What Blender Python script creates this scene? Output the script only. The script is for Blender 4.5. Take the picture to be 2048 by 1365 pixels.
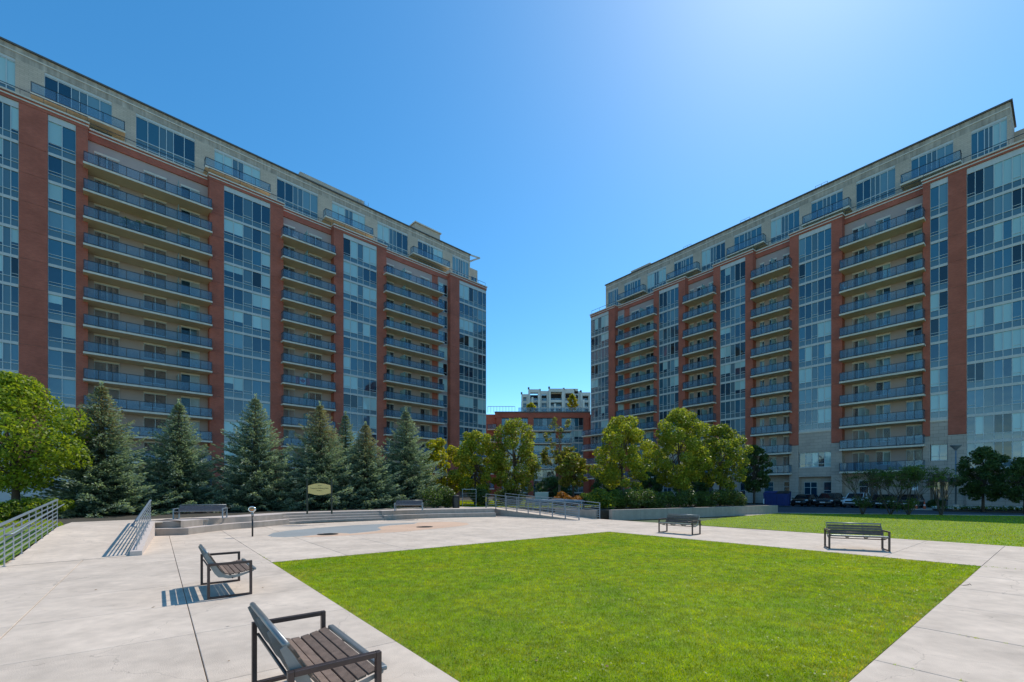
import bpy, math, random
import numpy as np
from mathutils import Vector, Matrix

R = math.radians
random.seed(7)
RNG = np.random.default_rng(11)
for o in list(bpy.data.objects):
    bpy.data.objects.remove(o)
SC = bpy.context.scene
COL = SC.collection

# ------------------------------------------------------------------ camera, sky, sun
F, CX, HY, EYE = 890.0, 1024.0, 980.0, 1.9     # focal length in px of a 2048 wide frame, horizon row, eye height
cam_d = bpy.data.cameras.new('camera')
cam = bpy.data.objects.new('camera', cam_d)
COL.objects.link(cam)
cam.location = (0, 0, EYE)
cam.rotation_euler = (R(90), 0, 0)
cam_d.sensor_width = 36
cam_d.lens = 36 * F / 2048
cam_d.shift_y = (HY - 682.5) / 2048
cam_d.clip_start = 0.05
cam_d.clip_end = 3000
SC.camera = cam

SUN_AZ = math.atan2(0.595, 0.80)      # clockwise from +Y
SUN_EL = R(53)
world = bpy.data.worlds.new('World')
SC.world = world
world.use_nodes = True
wn = world.node_tree.nodes
wn.clear()
sky = wn.new('ShaderNodeTexSky')
sky.sky_type = 'NISHITA'
sky.sun_disc = False
sky.sun_elevation = SUN_EL
sky.sun_rotation = SUN_AZ
sky.altitude = 150
sky.air_density = 0.78
sky.dust_density = 0.22
sky.ozone_density = 1.4
bg = wn.new('ShaderNodeBackground')
bg.inputs['Strength'].default_value = 0.15
wo = wn.new('ShaderNodeOutputWorld')
skm = wn.new('ShaderNodeVectorMath'); skm.operation = 'MULTIPLY'; skm.inputs[1].default_value = (0.98, 1.06, 0.98)
skh = wn.new('ShaderNodeHueSaturation'); skh.inputs['Saturation'].default_value = 1.33
world.node_tree.links.new(sky.outputs[0], skm.inputs[0])
world.node_tree.links.new(skm.outputs[0], skh.inputs['Color'])
world.node_tree.links.new(skh.outputs[0], bg.inputs['Color'])
world.node_tree.links.new(bg.outputs[0], wo.inputs['Surface'])

sun_d = bpy.data.lights.new('sun', 'SUN')
sun_d.energy = 2.65
sun_d.angle = R(0.55)
sun_d.color = (1.0, 0.94, 0.85)
sun = bpy.data.objects.new('sun', sun_d)
COL.objects.link(sun)
sdir = Vector((math.sin(SUN_AZ) * math.cos(SUN_EL), math.cos(SUN_AZ) * math.cos(SUN_EL), math.sin(SUN_EL)))
sun.rotation_euler = (-sdir).to_track_quat('-Z', 'Y').to_euler()
sun.location = sdir * 100

vs = SC.view_settings
vs.view_transform = 'Standard'
vs.look = 'None'
vs.exposure = 0.6
vs.gamma = 1
vs.use_curve_mapping = False
SC.cycles.max_bounces = 8
SC.cycles.transparent_max_bounces = 16
SC.cycles.use_denoising = True

# ------------------------------------------------------------------ helpers
def gp(px, py, z=0.0):
    """point on the level z that lies at a pixel of the photograph"""
    Y = (EYE - z) * F / (py - HY)
    return ((px - CX) / F * Y, Y)

U = Vector((-0.6237, 0.7817))      # the square's two directions
V = Vector((0.7817, 0.6237))
def qp(q, p):
    return (V.x * q + U.x * p, V.y * q + U.y * p)
GRID_YAW = math.atan2(V.y, V.x)

def put(o, parent=None, loc=(0, 0, 0), rot=None):
    COL.objects.link(o)
    o.location = loc
    if rot is not None:
        o.rotation_euler = rot
    if parent is not None:
        o.parent = parent
    return o

def tag(o, label=None, cat=None, group=None, kind=None):
    if label: o['label'] = label
    if cat: o['category'] = cat
    if group: o['group'] = group
    if kind: o['kind'] = kind
    return o

def thing(name, label, cat, loc=(0, 0, 0), rz=0.0, group=None):
    o = bpy.data.objects.new(name, None)
    o.empty_display_size = 0.3
    put(o, None, loc, (0, 0, rz))
    return tag(o, label, cat, group)

def copy_tree(o, parent=None):
    c = o.copy()
    COL.objects.link(c)
    c.parent = parent
    for ch in list(o.children):
        copy_tree(ch, c)
    return c

class MB:
    def __init__(s):
        s.v = []; s.f = []; s.m = []; s.sm = []
        s.mat = 0; s.smooth = False
    def add(s, vs_, fs):
        b = len(s.v)
        s.v += [tuple(v) for v in vs_]
        for f in fs:
            s.f.append(tuple(b + i for i in f)); s.m.append(s.mat); s.sm.append(s.smooth)
        return s
    def box(s, x0, x1, y0, y1, z0, z1):
        return s.add([(x0, y0, z0), (x1, y0, z0), (x1, y1, z0), (x0, y1, z0), (x0, y0, z1), (x1, y0, z1), (x1, y1, z1), (x0, y1, z1)],
                     [(0, 3, 2, 1), (4, 5, 6, 7), (0, 1, 5, 4), (1, 2, 6, 5), (2, 3, 7, 6), (3, 0, 4, 7)])
    def prism(s, poly, z0, z1):
        a = sum(poly[i][0] * poly[(i + 1) % len(poly)][1] - poly[(i + 1) % len(poly)][0] * poly[i][1] for i in range(len(poly)))
        if a < 0: poly = poly[::-1]
        n = len(poly)
        zz0 = z0 if isinstance(z0, (list, tuple)) else [z0] * n
        zz1 = z1 if isinstance(z1, (list, tuple)) else [z1] * n
        if a < 0:
            zz0 = list(zz0)[::-1]; zz1 = list(zz1)[::-1]
        vs_ = [(p[0], p[1], zz0[i]) for i, p in enumerate(poly)] + [(p[0], p[1], zz1[i]) for i, p in enumerate(poly)]
        fs = [tuple(range(n))[::-1], tuple(range(n, 2 * n))]
        for i in range(n):
            j = (i + 1) % n
            fs.append((i, j, n + j, n + i))
        return s.add(vs_, fs)
    def tube(s, pts, r, n=6, caps=True):
        pts = [Vector(p) for p in pts]
        rr = r if isinstance(r, (list, tuple)) else [r] * len(pts)
        vs_ = []
        ref = None
        for i, p in enumerate(pts):
            d = (pts[min(i + 1, len(pts) - 1)] - pts[max(i - 1, 0)])
            if d.length < 1e-9: d = Vector((0, 0, 1))
            d.normalize()
            if ref is None or abs(ref.dot(d)) > 0.98:
                ref = Vector((0, 0, 1)) if abs(d.z) < 0.9 else Vector((1, 0, 0))
            a = d.cross(ref).normalized(); b = a.cross(d).normalized()
            ref = b
            for k in range(n):
                t = 2 * math.pi * k / n
                vs_.append(p + (a * math.cos(t) + b * math.sin(t)) * rr[i])
        fs = []
        for i in range(len(pts) - 1):
            for k in range(n):
                k2 = (k + 1) % n
                fs.append((i * n + k, i * n + k2, (i + 1) * n + k2, (i + 1) * n + k))
        if caps:
            fs.append(tuple(range(n))[::-1])
            fs.append(tuple((len(pts) - 1) * n + k for k in range(n)))
        return s.add(vs_, fs)
    def bar(s, p0, p1, w, h):
        """rectangular bar from p0 to p1, w across (horizontal), h high"""
        p0 = Vector(p0); p1 = Vector(p1)
        d = (p1 - p0).normalized()
        up = Vector((0, 0, 1)) if abs(d.z) < 0.95 else Vector((0, 1, 0))
        a = d.cross(up).normalized() * (w / 2); b = a.cross(d).normalized() * (h / 2)
        vs_ = []
        for p in (p0, p1):
            vs_ += [p - a - b, p + a - b, p + a + b, p - a + b]
        return s.add(vs_, [(0, 1, 2, 3), (7, 6, 5, 4), (0, 4, 5, 1), (1, 5, 6, 2), (2, 6, 7, 3), (3, 7, 4, 0)])
    def lathe(s, prof, n=16, cx=0, cy=0):
        vs_ = []
        for r, z in prof:
            for k in range(n):
                t = 2 * math.pi * k / n
                vs_.append((cx + r * math.cos(t), cy + r * math.sin(t), z))
        fs = []
        for i in range(len(prof) - 1):
            for k in range(n):
                k2 = (k + 1) % n
                fs.append((i * n + k, i * n + k2, (i + 1) * n + k2, (i + 1) * n + k))
        fs.append(tuple(range(n))[::-1]); fs.append(tuple((len(prof) - 1) * n + k for k in range(n)))
        return s.add(vs_, fs)
    def mesh(s, name, mats):
        me = bpy.data.meshes.new(name)
        me.from_pydata(s.v, [], s.f)
        for m in (mats if isinstance(mats, (list, tuple)) else [mats]):
            me.materials.append(m)
        me.polygons.foreach_set('material_index', s.m)
        me.polygons.foreach_set('use_smooth', s.sm)
        me.update()
        return me
    def build(s, name, mats, parent=None, loc=(0, 0, 0), rot=None, bevel=0.0):
        o = bpy.data.objects.new(name, s.mesh(name, mats))
        put(o, parent, loc, rot)
        if bevel:
            b = o.modifiers.new('bevel', 'BEVEL'); b.width = bevel; b.segments = 2; b.limit_method = 'ANGLE'
        return o

def np_quads(name, verts, mats, midx=None, k=4, tint=None):
    """verts (N,k,3) loose polygons -> mesh"""
    n = len(verts)
    me = bpy.data.meshes.new(name)
    me.vertices.add(n * k); me.loops.add(n * k); me.polygons.add(n)
    me.vertices.foreach_set('co', verts.reshape(-1).astype(np.float32))
    me.loops.foreach_set('vertex_index', np.arange(n * k, dtype=np.int32))
    me.polygons.foreach_set('loop_start', np.arange(0, n * k, k, dtype=np.int32))
    me.polygons.foreach_set('loop_total', np.full(n, k, dtype=np.int32))
    for m in mats: me.materials.append(m)
    if midx is not None: me.polygons.foreach_set('material_index', midx.astype(np.int32))
    if tint is not None:
        at = me.attributes.new('tint', 'FLOAT', 'POINT')
        at.data.foreach_set('value', np.repeat(tint, k).astype(np.float32))
    me.update(calc_edges=True)
    return me

# ------------------------------------------------------------------ materials
def nt(m):
    m.use_nodes = True
    t = m.node_tree; t.nodes.clear()
    out = t.nodes.new('ShaderNodeOutputMaterial')
    return t, out

def mat(name, col, rough=0.7, var=0.12, scale=3.0, bump=0.0, bscale=40.0, metal=0.0, spec=0.5, objvar=0.0, coat=0.0, streak=0.0, var2=0.0, scale2=0.4):
    m = bpy.data.materials.new(name)
    t, out = nt(m); N = t.nodes; L = t.links
    p = N.new('ShaderNodeBsdfPrincipled')
    L.new(p.outputs[0], out.inputs[0])
    p.inputs['Roughness'].default_value = rough
    p.inputs['Metallic'].default_value = metal
    p.inputs['Specular IOR Level'].default_value = spec
    p.inputs['Coat Weight'].default_value = coat
    geo = N.new('ShaderNodeNewGeometry')
    c = N.new('ShaderNodeRGB'); c.outputs[0].default_value = (*col, 1)
    cur = c.outputs[0]
    def mulnoise(cur, sc, amt, vec=None, detail=5):
        nz = N.new('ShaderNodeTexNoise'); nz.inputs['Scale'].default_value = sc; nz.inputs['Detail'].default_value = detail
        L.new(vec or geo.outputs['Position'], nz.inputs['Vector'])
        mr = N.new('ShaderNodeMapRange'); mr.inputs[1].default_value = 0.25; mr.inputs[2].default_value = 0.75
        mr.inputs[3].default_value = 1 - amt; mr.inputs[4].default_value = 1 + amt
        L.new(nz.outputs[0], mr.inputs[0])
        mx = N.new('ShaderNodeVectorMath'); mx.operation = 'SCALE'
        L.new(cur, mx.inputs[0]); L.new(mr.outputs[0], mx.inputs['Scale'])
        return mx.outputs[0]
    if var: cur = mulnoise(cur, scale, var)
    if var2: cur = mulnoise(cur, scale2, var2, detail=2)
    if streak:
        mp = N.new('ShaderNodeMapping'); mp.inputs['Scale'].default_value = (2.5, 2.5, 0.12)
        L.new(geo.outputs['Position'], mp.inputs['Vector'])
        cur = mulnoise(cur, 1.5, streak, mp.outputs[0])
    if objvar:
        oi = N.new('ShaderNodeObjectInfo')
        mr = N.new('ShaderNodeMapRange'); mr.inputs[3].default_value = 1 - objvar; mr.inputs[4].default_value = 1 + objvar
        L.new(oi.outputs['Random'], mr.inputs[0])
        mx = N.new('ShaderNodeVectorMath'); mx.operation = 'SCALE'
        L.new(cur, mx.inputs[0]); L.new(mr.outputs[0], mx.inputs['Scale'])
        cur = mx.outputs[0]
    L.new(cur, p.inputs['Base Color'])
    if bump:
        nz = N.new('ShaderNodeTexNoise'); nz.inputs['Scale'].default_value = bscale; nz.inputs['Detail'].default_value = 4
        L.new(geo.outputs['Position'], nz.inputs['Vector'])
        b = N.new('ShaderNodeBump'); b.inputs['Strength'].default_value = bump; b.inputs['Distance'].default_value = 0.01
        L.new(nz.outputs[0], b.inputs['Height']); L.new(b.outputs[0], p.inputs['Normal'])
    return m

def masonry(name, c1, c2, mortar, bw, bh, msize, rough=0.85, var=0.1):
    m = bpy.data.materials.new(name)
    t, out = nt(m); N = t.nodes; L = t.links
    p = N.new('ShaderNodeBsdfPrincipled'); L.new(p.outputs[0], out.inputs[0])
    p.inputs['Roughness'].default_value = rough; p.inputs['Specular IOR Level'].default_value = 0.25
    tc = N.new('ShaderNodeTexCoord')
    sp = N.new('ShaderNodeSeparateXYZ'); L.new(tc.outputs['Object'], sp.inputs[0])
    ad = N.new('ShaderNodeMath'); ad.operation = 'ADD'; L.new(sp.outputs[0], ad.inputs[0]); L.new(sp.outputs[1], ad.inputs[1])
    cb = N.new('ShaderNodeCombineXYZ'); L.new(ad.outputs[0], cb.inputs[0]); L.new(sp.outputs[2], cb.inputs[1])
    br = N.new('ShaderNodeTexBrick')
    br.inputs['Scale'].default_value = 1.0
    br.inputs['Brick Width'].default_value = bw; br.inputs['Row Height'].default_value = bh; br.inputs['Mortar Size'].default_value = msize
    br.inputs['Color1'].default_value = (*c1, 1); br.inputs['Color2'].default_value = (*c2, 1); br.inputs['Mortar'].default_value = (*mortar, 1)
    L.new(cb.outputs[0], br.inputs['Vector'])
    nz = N.new('ShaderNodeTexNoise'); nz.inputs['Scale'].default_value = 0.5; nz.inputs['Detail'].default_value = 6
    L.new(tc.outputs['Object'], nz.inputs['Vector'])
    mr = N.new('ShaderNodeMapRange'); mr.inputs[1].default_value = 0.3; mr.inputs[2].default_value = 0.7; mr.inputs[3].default_value = 1 - var; mr.inputs[4].default_value = 1 + var
    L.new(nz.outputs[0], mr.inputs[0])
    mx = N.new('ShaderNodeVectorMath'); mx.operation = 'SCALE'; L.new(br.outputs[0], mx.inputs[0]); L.new(mr.outputs[0], mx.inputs['Scale'])
    L.new(mx.outputs[0], p.inputs['Base Color'])
    b = N.new('ShaderNodeBump'); b.inputs['Strength'].default_value = 0.6; b.inputs['Distance'].default_value = 0.01; b.invert = True
    L.new(br.outputs['Fac'], b.inputs['Height']); L.new(b.outputs[0], p.inputs['Normal'])
    return m

def glass_pane(name, col, rough=0.04, ior=1.9, var=0.15):
    m = bpy.data.materials.new(name)
    t, out = nt(m); N = t.nodes; L = t.links
    p = N.new('ShaderNodeBsdfPrincipled'); L.new(p.outputs[0], out.inputs[0])
    p.inputs['Roughness'].default_value = rough; p.inputs['IOR'].default_value = ior
    oi = N.new('ShaderNodeObjectInfo')
    mr = N.new('ShaderNodeMapRange'); mr.inputs[3].default_value = 1 - var; mr.inputs[4].default_value = 1 + var
    L.new(oi.outputs['Random'], mr.inputs[0])
    mx = N.new('ShaderNodeVectorMath'); mx.operation = 'SCALE'; mx.inputs[0].default_value = col; L.new(mr.outputs[0], mx.inputs['Scale'])
    L.new(mx.outputs[0], p.inputs['Base Color'])
    geo = N.new('ShaderNodeNewGeometry')
    nz = N.new('ShaderNodeTexNoise'); nz.inputs['Scale'].default_value = 0.9; nz.inputs['Detail'].default_value = 1
    L.new(geo.outputs['Position'], nz.inputs['Vector'])
    b = N.new('ShaderNodeBump'); b.inputs['Strength'].default_value = 0.5; b.inputs['Distance'].default_value = 0.02
    L.new(nz.outputs[0], b.inputs['Height']); L.new(b.outputs[0], p.inputs['Normal'])
    return m

def clear_glass(name, tint, opac):
    m = bpy.data.materials.new(name)
    t, out = nt(m); N = t.nodes; L = t.links
    tr = N.new('ShaderNodeBsdfTransparent'); tr.inputs[0].default_value = (0.78, 0.89, 0.95, 1)
    p = N.new('ShaderNodeBsdfPrincipled'); p.inputs['Base Color'].default_value = (*tint, 1)
    p.inputs['Roughness'].default_value = 0.06; p.inputs['IOR'].default_value = 1.7
    mx = N.new('ShaderNodeMixShader'); mx.inputs[0].default_value = opac
    L.new(tr.outputs[0], mx.inputs[1]); L.new(p.outputs[0], mx.inputs[2]); L.new(mx.outputs[0], out.inputs[0])
    return m

def leaf_mat(name, col, col2, trans=0.45, rough=0.45, gloss=0.3):
    m = bpy.data.materials.new(name)
    t, out = nt(m); N = t.nodes; L = t.links
    at = N.new('ShaderNodeAttribute'); at.attribute_name = 'tint'
    mixc = N.new('ShaderNodeMix'); mixc.data_type = 'RGBA'
    mixc.inputs[6].default_value = (*col, 1); mixc.inputs[7].default_value = (*col2, 1)
    L.new(at.outputs['Fac'], mixc.inputs[0])
    p = N.new('ShaderNodeBsdfPrincipled'); p.inputs['Roughness'].default_value = rough; p.inputs['Specular IOR Level'].default_value = gloss
    tl = N.new('ShaderNodeBsdfTranslucent')
    sc = N.new('ShaderNodeVectorMath'); sc.operation = 'MULTIPLY'; sc.inputs[1].default_value = (1.5, 1.5, 0.7)
    L.new(mixc.outputs[2], sc.inputs[0])
    L.new(mixc.outputs[2], p.inputs['Base Color']); L.new(sc.outputs[0], tl.inputs[0])
    mx = N.new('ShaderNodeMixShader'); mx.inputs[0].default_value = trans
    L.new(p.outputs[0], mx.inputs[1]); L.new(tl.outputs[0], mx.inputs[2]); L.new(mx.outputs[0], out.inputs[0])
    return m

M = {}
M['concrete'] = mat('pale_concrete', (0.58, 0.478, 0.385), 0.88, 0.10, 5, 0.5, 70, objvar=0.05, var2=0.13, scale2=1.1, spec=0.3)
def add_spots(m):
    t = m.node_tree; N = t.nodes; L = t.links
    p = [n for n in N if n.type == 'BSDF_PRINCIPLED'][0]
    src = p.inputs['Base Color'].links[0].from_socket
    geo = N.new('ShaderNodeNewGeometry')
    for sc, lo, hi, dark in ((3.3, .66, .72, .80), (1.0, .55, .72, .90), (28.0, .62, .80, .86)):
        nz = N.new('ShaderNodeTexNoise'); nz.inputs['Scale'].default_value = sc; nz.inputs['Detail'].default_value = 6; nz.inputs['Roughness'].default_value = .65
        L.new(geo.outputs['Position'], nz.inputs['Vector'])
        mr = N.new('ShaderNodeMapRange'); mr.inputs[1].default_value = lo; mr.inputs[2].default_value = hi; mr.inputs[3].default_value = 1; mr.inputs[4].default_value = dark
        L.new(nz.outputs[0], mr.inputs[0])
        mx = N.new('ShaderNodeVectorMath'); mx.operation = 'SCALE'; L.new(src, mx.inputs[0]); L.new(mr.outputs[0], mx.inputs['Scale']); src = mx.outputs[0]
    # hairline cracks
    vo = N.new('ShaderNodeTexVoronoi'); vo.feature = 'DISTANCE_TO_EDGE'; vo.inputs['Scale'].default_value = .33
    nz = N.new('ShaderNodeTexNoise'); nz.inputs['Scale'].default_value = 1.6; nz.inputs['Detail'].default_value = 6
    L.new(geo.outputs['Position'], nz.inputs['Vector'])
    ad = N.new('ShaderNodeVectorMath'); ad.operation = 'MULTIPLY_ADD'; ad.inputs[1].default_value = (.9, .9, 0); L.new(nz.outputs[1], ad.inputs[0]); L.new(geo.outputs['Position'], ad.inputs[2])
    L.new(ad.outputs[0], vo.inputs['Vector'])
    mr = N.new('ShaderNodeMapRange'); mr.inputs[1].default_value = .0006; mr.inputs[2].default_value = .0016; mr.inputs[3].default_value = .72; mr.inputs[4].default_value = 1
    L.new(vo.outputs['Distance'], mr.inputs[0])
    mx = N.new('ShaderNodeVectorMath'); mx.operation = 'SCALE'; L.new(src, mx.inputs[0]); L.new(mr.outputs[0], mx.inputs['Scale'])
    L.new(mx.outputs[0], p.inputs['Base Color'])
add_spots(M['concrete'])
M['joint'] = mat('joint_dirt', (0.17, 0.145, 0.12), 0.95, 0.2, 8)
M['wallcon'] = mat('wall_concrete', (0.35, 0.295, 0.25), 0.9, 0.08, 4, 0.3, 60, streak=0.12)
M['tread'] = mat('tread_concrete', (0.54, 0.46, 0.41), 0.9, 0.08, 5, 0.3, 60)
M['asphalt'] = mat('asphalt', (0.075, 0.08, 0.09), 0.95, 0.12, 2, 0.4, 80, var2=0.15)
M['ground'] = mat('rough_grass_ground', (0.06, 0.09, 0.03), 0.95, 0.3, 1.5)
M['mulch'] = mat('mulch', (0.055, 0.045, 0.03), 0.95, 0.35, 9, 0.6, 40)
M['brick'] = masonry('red_brick', (0.48, 0.135, 0.085), (0.40, 0.105, 0.068), (0.33, 0.14, 0.11), 0.24, 0.075, 0.008, var=0.16)
M['stone'] = masonry('buff_stone', (0.50, 0.42, 0.36), (0.44, 0.37, 0.32), (0.27, 0.22, 0.19), 0.9, 0.38, 0.012)
M['buff'] = masonry('buff_brick', (0.56, 0.46, 0.37), (0.50, 0.41, 0.33), (0.34, 0.28, 0.23), 0.6, 0.2, 0.010)
M['weathered'] = mat('weathered_buff', (0.40, 0.335, 0.275), 0.9, 0.25, 1.2, 0.2, 20, streak=.3)
M['stucco'] = mat('taupe_stucco', (0.40, 0.315, 0.295), 0.9, 0.05, 1)
M['soffit'] = mat('soffit_with_bounce', (0.82, 0.62, 0.36), 0.85, 0.07, 1.2)  # yellow soffit colour, raised to hold light bounced off the ground
M['slab'] = mat('balcony_slab', (0.66, 0.60, 0.51), 0.85, 0.08, 2, streak=0.08)
M['trim'] = mat('cream_trim', (0.64, 0.56, 0.48), 0.8, 0.12, 2)
M['darktrim'] = mat('dark_cap', (0.10, 0.095, 0.09), 0.6, 0.1, 2)
M['frame'] = mat('window_frame', (0.50, 0.56, 0.58), 0.45, 0.03, 1, spec=0.5)
M['band'] = mat('floor_band', (0.52, 0.53, 0.52), 0.5, 0.06, 1, streak=0.06)
M['rail'] = mat('black_rail', (0.02, 0.03, 0.04), 0.4, 0, 1, metal=0.2)
M['roof'] = mat('roof_gravel', (0.25, 0.24, 0.22), 0.95, 0.2, 3)
M['pane_dark'] = glass_pane('glass_dark', (0.006, 0.040, 0.075), ior=1.9)  # blue in the pane colours partly stands in for reflected sky
M['pane_black'] = glass_pane('glass_black', (0.003, 0.010, 0.016), ior=1.7)
M['pane_blue'] = glass_pane('glass_blue', (0.03, 0.115, 0.18), ior=1.9)
M['pane_blind'] = glass_pane('glass_blind', (0.34, 0.52, 0.54), ior=1.7)
M['pane_curtain'] = glass_pane('glass_curtain', (0.12, 0.23, 0.29), ior=1.7, var=0.3)
M['spandrel'] = glass_pane('spandrel_glass', (0.075, 0.145, 0.185), ior=1.8, rough=0.12, var=0.08)
M['balc_glass'] = clear_glass('balcony_glass', (0.20, 0.32, 0.45), 0.22)
M['screen'] = clear_glass('screen_glass', (0.30, 0.50, 0.50), 0.6)
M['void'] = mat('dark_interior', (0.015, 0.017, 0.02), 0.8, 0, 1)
M['white'] = mat('white_wall', (0.62, 0.60, 0.57), 0.85, 0.07, 0.4)
M['bench_frame'] = mat('brown_steel', (0.085, 0.062, 0.058), 0.42, 0.18, 9, metal=0.6, bump=0.1)
M['bench_rib'] = mat('grey_steel', (0.22, 0.235, 0.24), 0.40, 0.12, 7, metal=0.45)
M['wood'] = mat('weathered_wood', (0.165, 0.115, 0.088), 0.85, 0.28, 14, 0.5, 120, objvar=0.18)
M['slate'] = mat('slate_wood', (0.085, 0.085, 0.10), 0.8, 0.2, 12)
M['galv'] = mat('galvanised_paint', (0.23, 0.275, 0.315), 0.45, 0.08, 6, metal=0.3)
M['bark'] = mat('bark', (0.085, 0.062, 0.045), 0.95, 0.3, 8, 0.8, 30)
M['bark_grey'] = mat('grey_bark', (0.17, 0.145, 0.12), 0.95, 0.3, 8, 0.8, 30)
M['yellow'] = mat('yellow_plate', (0.75, 0.62, 0.03), 0.5, 0.03, 2)
M['black'] = mat('black_paint', (0.015, 0.015, 0.017), 0.4, 0, 1)
M['orange'] = mat('cone_orange', (0.75, 0.12, 0.04), 0.5, 0.05, 3)
M['wht'] = mat('white_plastic', (0.8, 0.8, 0.8), 0.5, 0, 1)
M['red'] = mat('flag_red', (0.62, 0.04, 0.05), 0.7, 0, 1)
M['flagwhite'] = mat('flag_white', (0.75, 0.74, 0.76), 0.7, 0, 1)
M['blue'] = mat('bin_blue', (0.008, 0.030, 0.17), 0.5, 0.15, 2)
M['cream'] = mat('sign_cream', (0.66, 0.50, 0.18), 0.6, 0.05, 5)
M['green_post'] = mat('dark_green_post', (0.008, 0.02, 0.012), 0.5, 0.05, 3)
M['sign_ink'] = mat('sign_ink', (0.14, 0.12, 0.05), 0.7, 0, 1)
M['cab'] = mat('cabinet_green', (0.36, 0.41, 0.36), 0.6, 0.05, 3)
M['pgrey'] = mat('painted_grey', (0.27, 0.285, 0.28), 0.85, 0.08, 6, var2=0.08)
M['porange'] = mat('painted_peach', (0.58, 0.39, 0.27), 0.85, 0.08, 6, var2=0.1)
M['bronze'] = mat('bronze', (0.45, 0.24, 0.12), 0.3, 0.2, 20, metal=0.8)
M['chrome'] = mat('chrome', (0.75, 0.75, 0.72), 0.2, 0, 1, metal=0.9)

# ------------------------------------------------------------------ ground, road, plaza, lawns
g = MB().prism([(-700, -60), (700, -60), (700, 1200), (-700, 1200)], -0.5, -0.14)
tag(g.build('ground', M['ground']), kind='structure')

Q0, DQ, P0, DP = 2.35, 1.957, 1.37, 1.947      # joint grid of the plaza
# lawn corners
LA, LB = (Q0, P0 + 6 * DP), (Q0 + 7 * DQ, P0 + 6 * DP)

# plaza: bed of joint material and slabs
bed = MB().prism([qp(-26, -9), qp(22.55, -9), qp(22.55, 27.0), qp(-26, 27.0)], -0.13, -0.045)
plaza = tag(bed.build('plaza', M['joint']), kind='structure')
slab_cache = {}
def slab(q0, q1, p0, p1, z=0.0):
    w, h = q1 - q0 - 0.010, p1 - p0 - 0.010
    key = (round(w, 2), round(h, 2))
    if key not in slab_cache:
        c = 0.006
        mb = MB()
        x, y = w / 2, h / 2
        mb.add([(-x, -y, -.05), (x, -y, -.05), (x, y, -.05), (-x, y, -.05), (-x, -y, -c), (x, -y, -c), (x, y, -c), (-x, y, -c),
                (-x + c, -y + c, 0), (x - c, -y + c, 0), (x - c, y - c, 0), (-x + c, y - c, 0)],
               [(0, 1, 5, 4), (1, 2, 6, 5), (2, 3, 7, 6), (3, 0, 4, 7), (4, 5, 9, 8), (5, 6, 10, 9), (6, 7, 11, 10), (7, 4, 8, 11), (8, 9, 10, 11)])
        slab_cache[key] = mb.mesh('concrete_slab', M['concrete'])
    o = bpy.data.objects.new('concrete_slab', slab_cache[key])
    cx, cy = qp((q0 + q1) / 2, (p0 + p1) / 2)
    put(o, plaza, (cx, cy, z + random.uniform(-.0012, .0012)), (0, 0, GRID_YAW))
    return o

def visible(q0, q1, p0, p1):
    for a in (q0, (q0 + q1) / 2, q1):
        for b in (p0, (p0 + p1) / 2, p1):
            x, y = qp(a, b)
            if y > 1.5 and abs(x) < y * 1.25 + 0.6: return True
    return False
lm = MB()
rest = MB()
for i in range(-14, 11):
    q0 = Q0 + i * DQ; q1 = q0 + DQ
    if i == 10: q1 = 22.5
    for j in range(-5, 13):
        p0 = P0 + j * DP; p1 = p0 + DP
        if 0 <= i < 7 and 0 <= j < 6: continue
        if visible(q0, q1, p0, p1): slab(q0, q1, p0, p1)
        else:
            a, b, c, d = q0 + .005, q1 - .005, p0 + .005, p1 - .005
            rest.prism([qp(a, c), qp(b, c), qp(b, d), qp(a, d)], -.05, 0.0)
o = rest.build('outer_slabs', M['concrete'], plaza)
o['kind'] = 'stuff'

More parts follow.
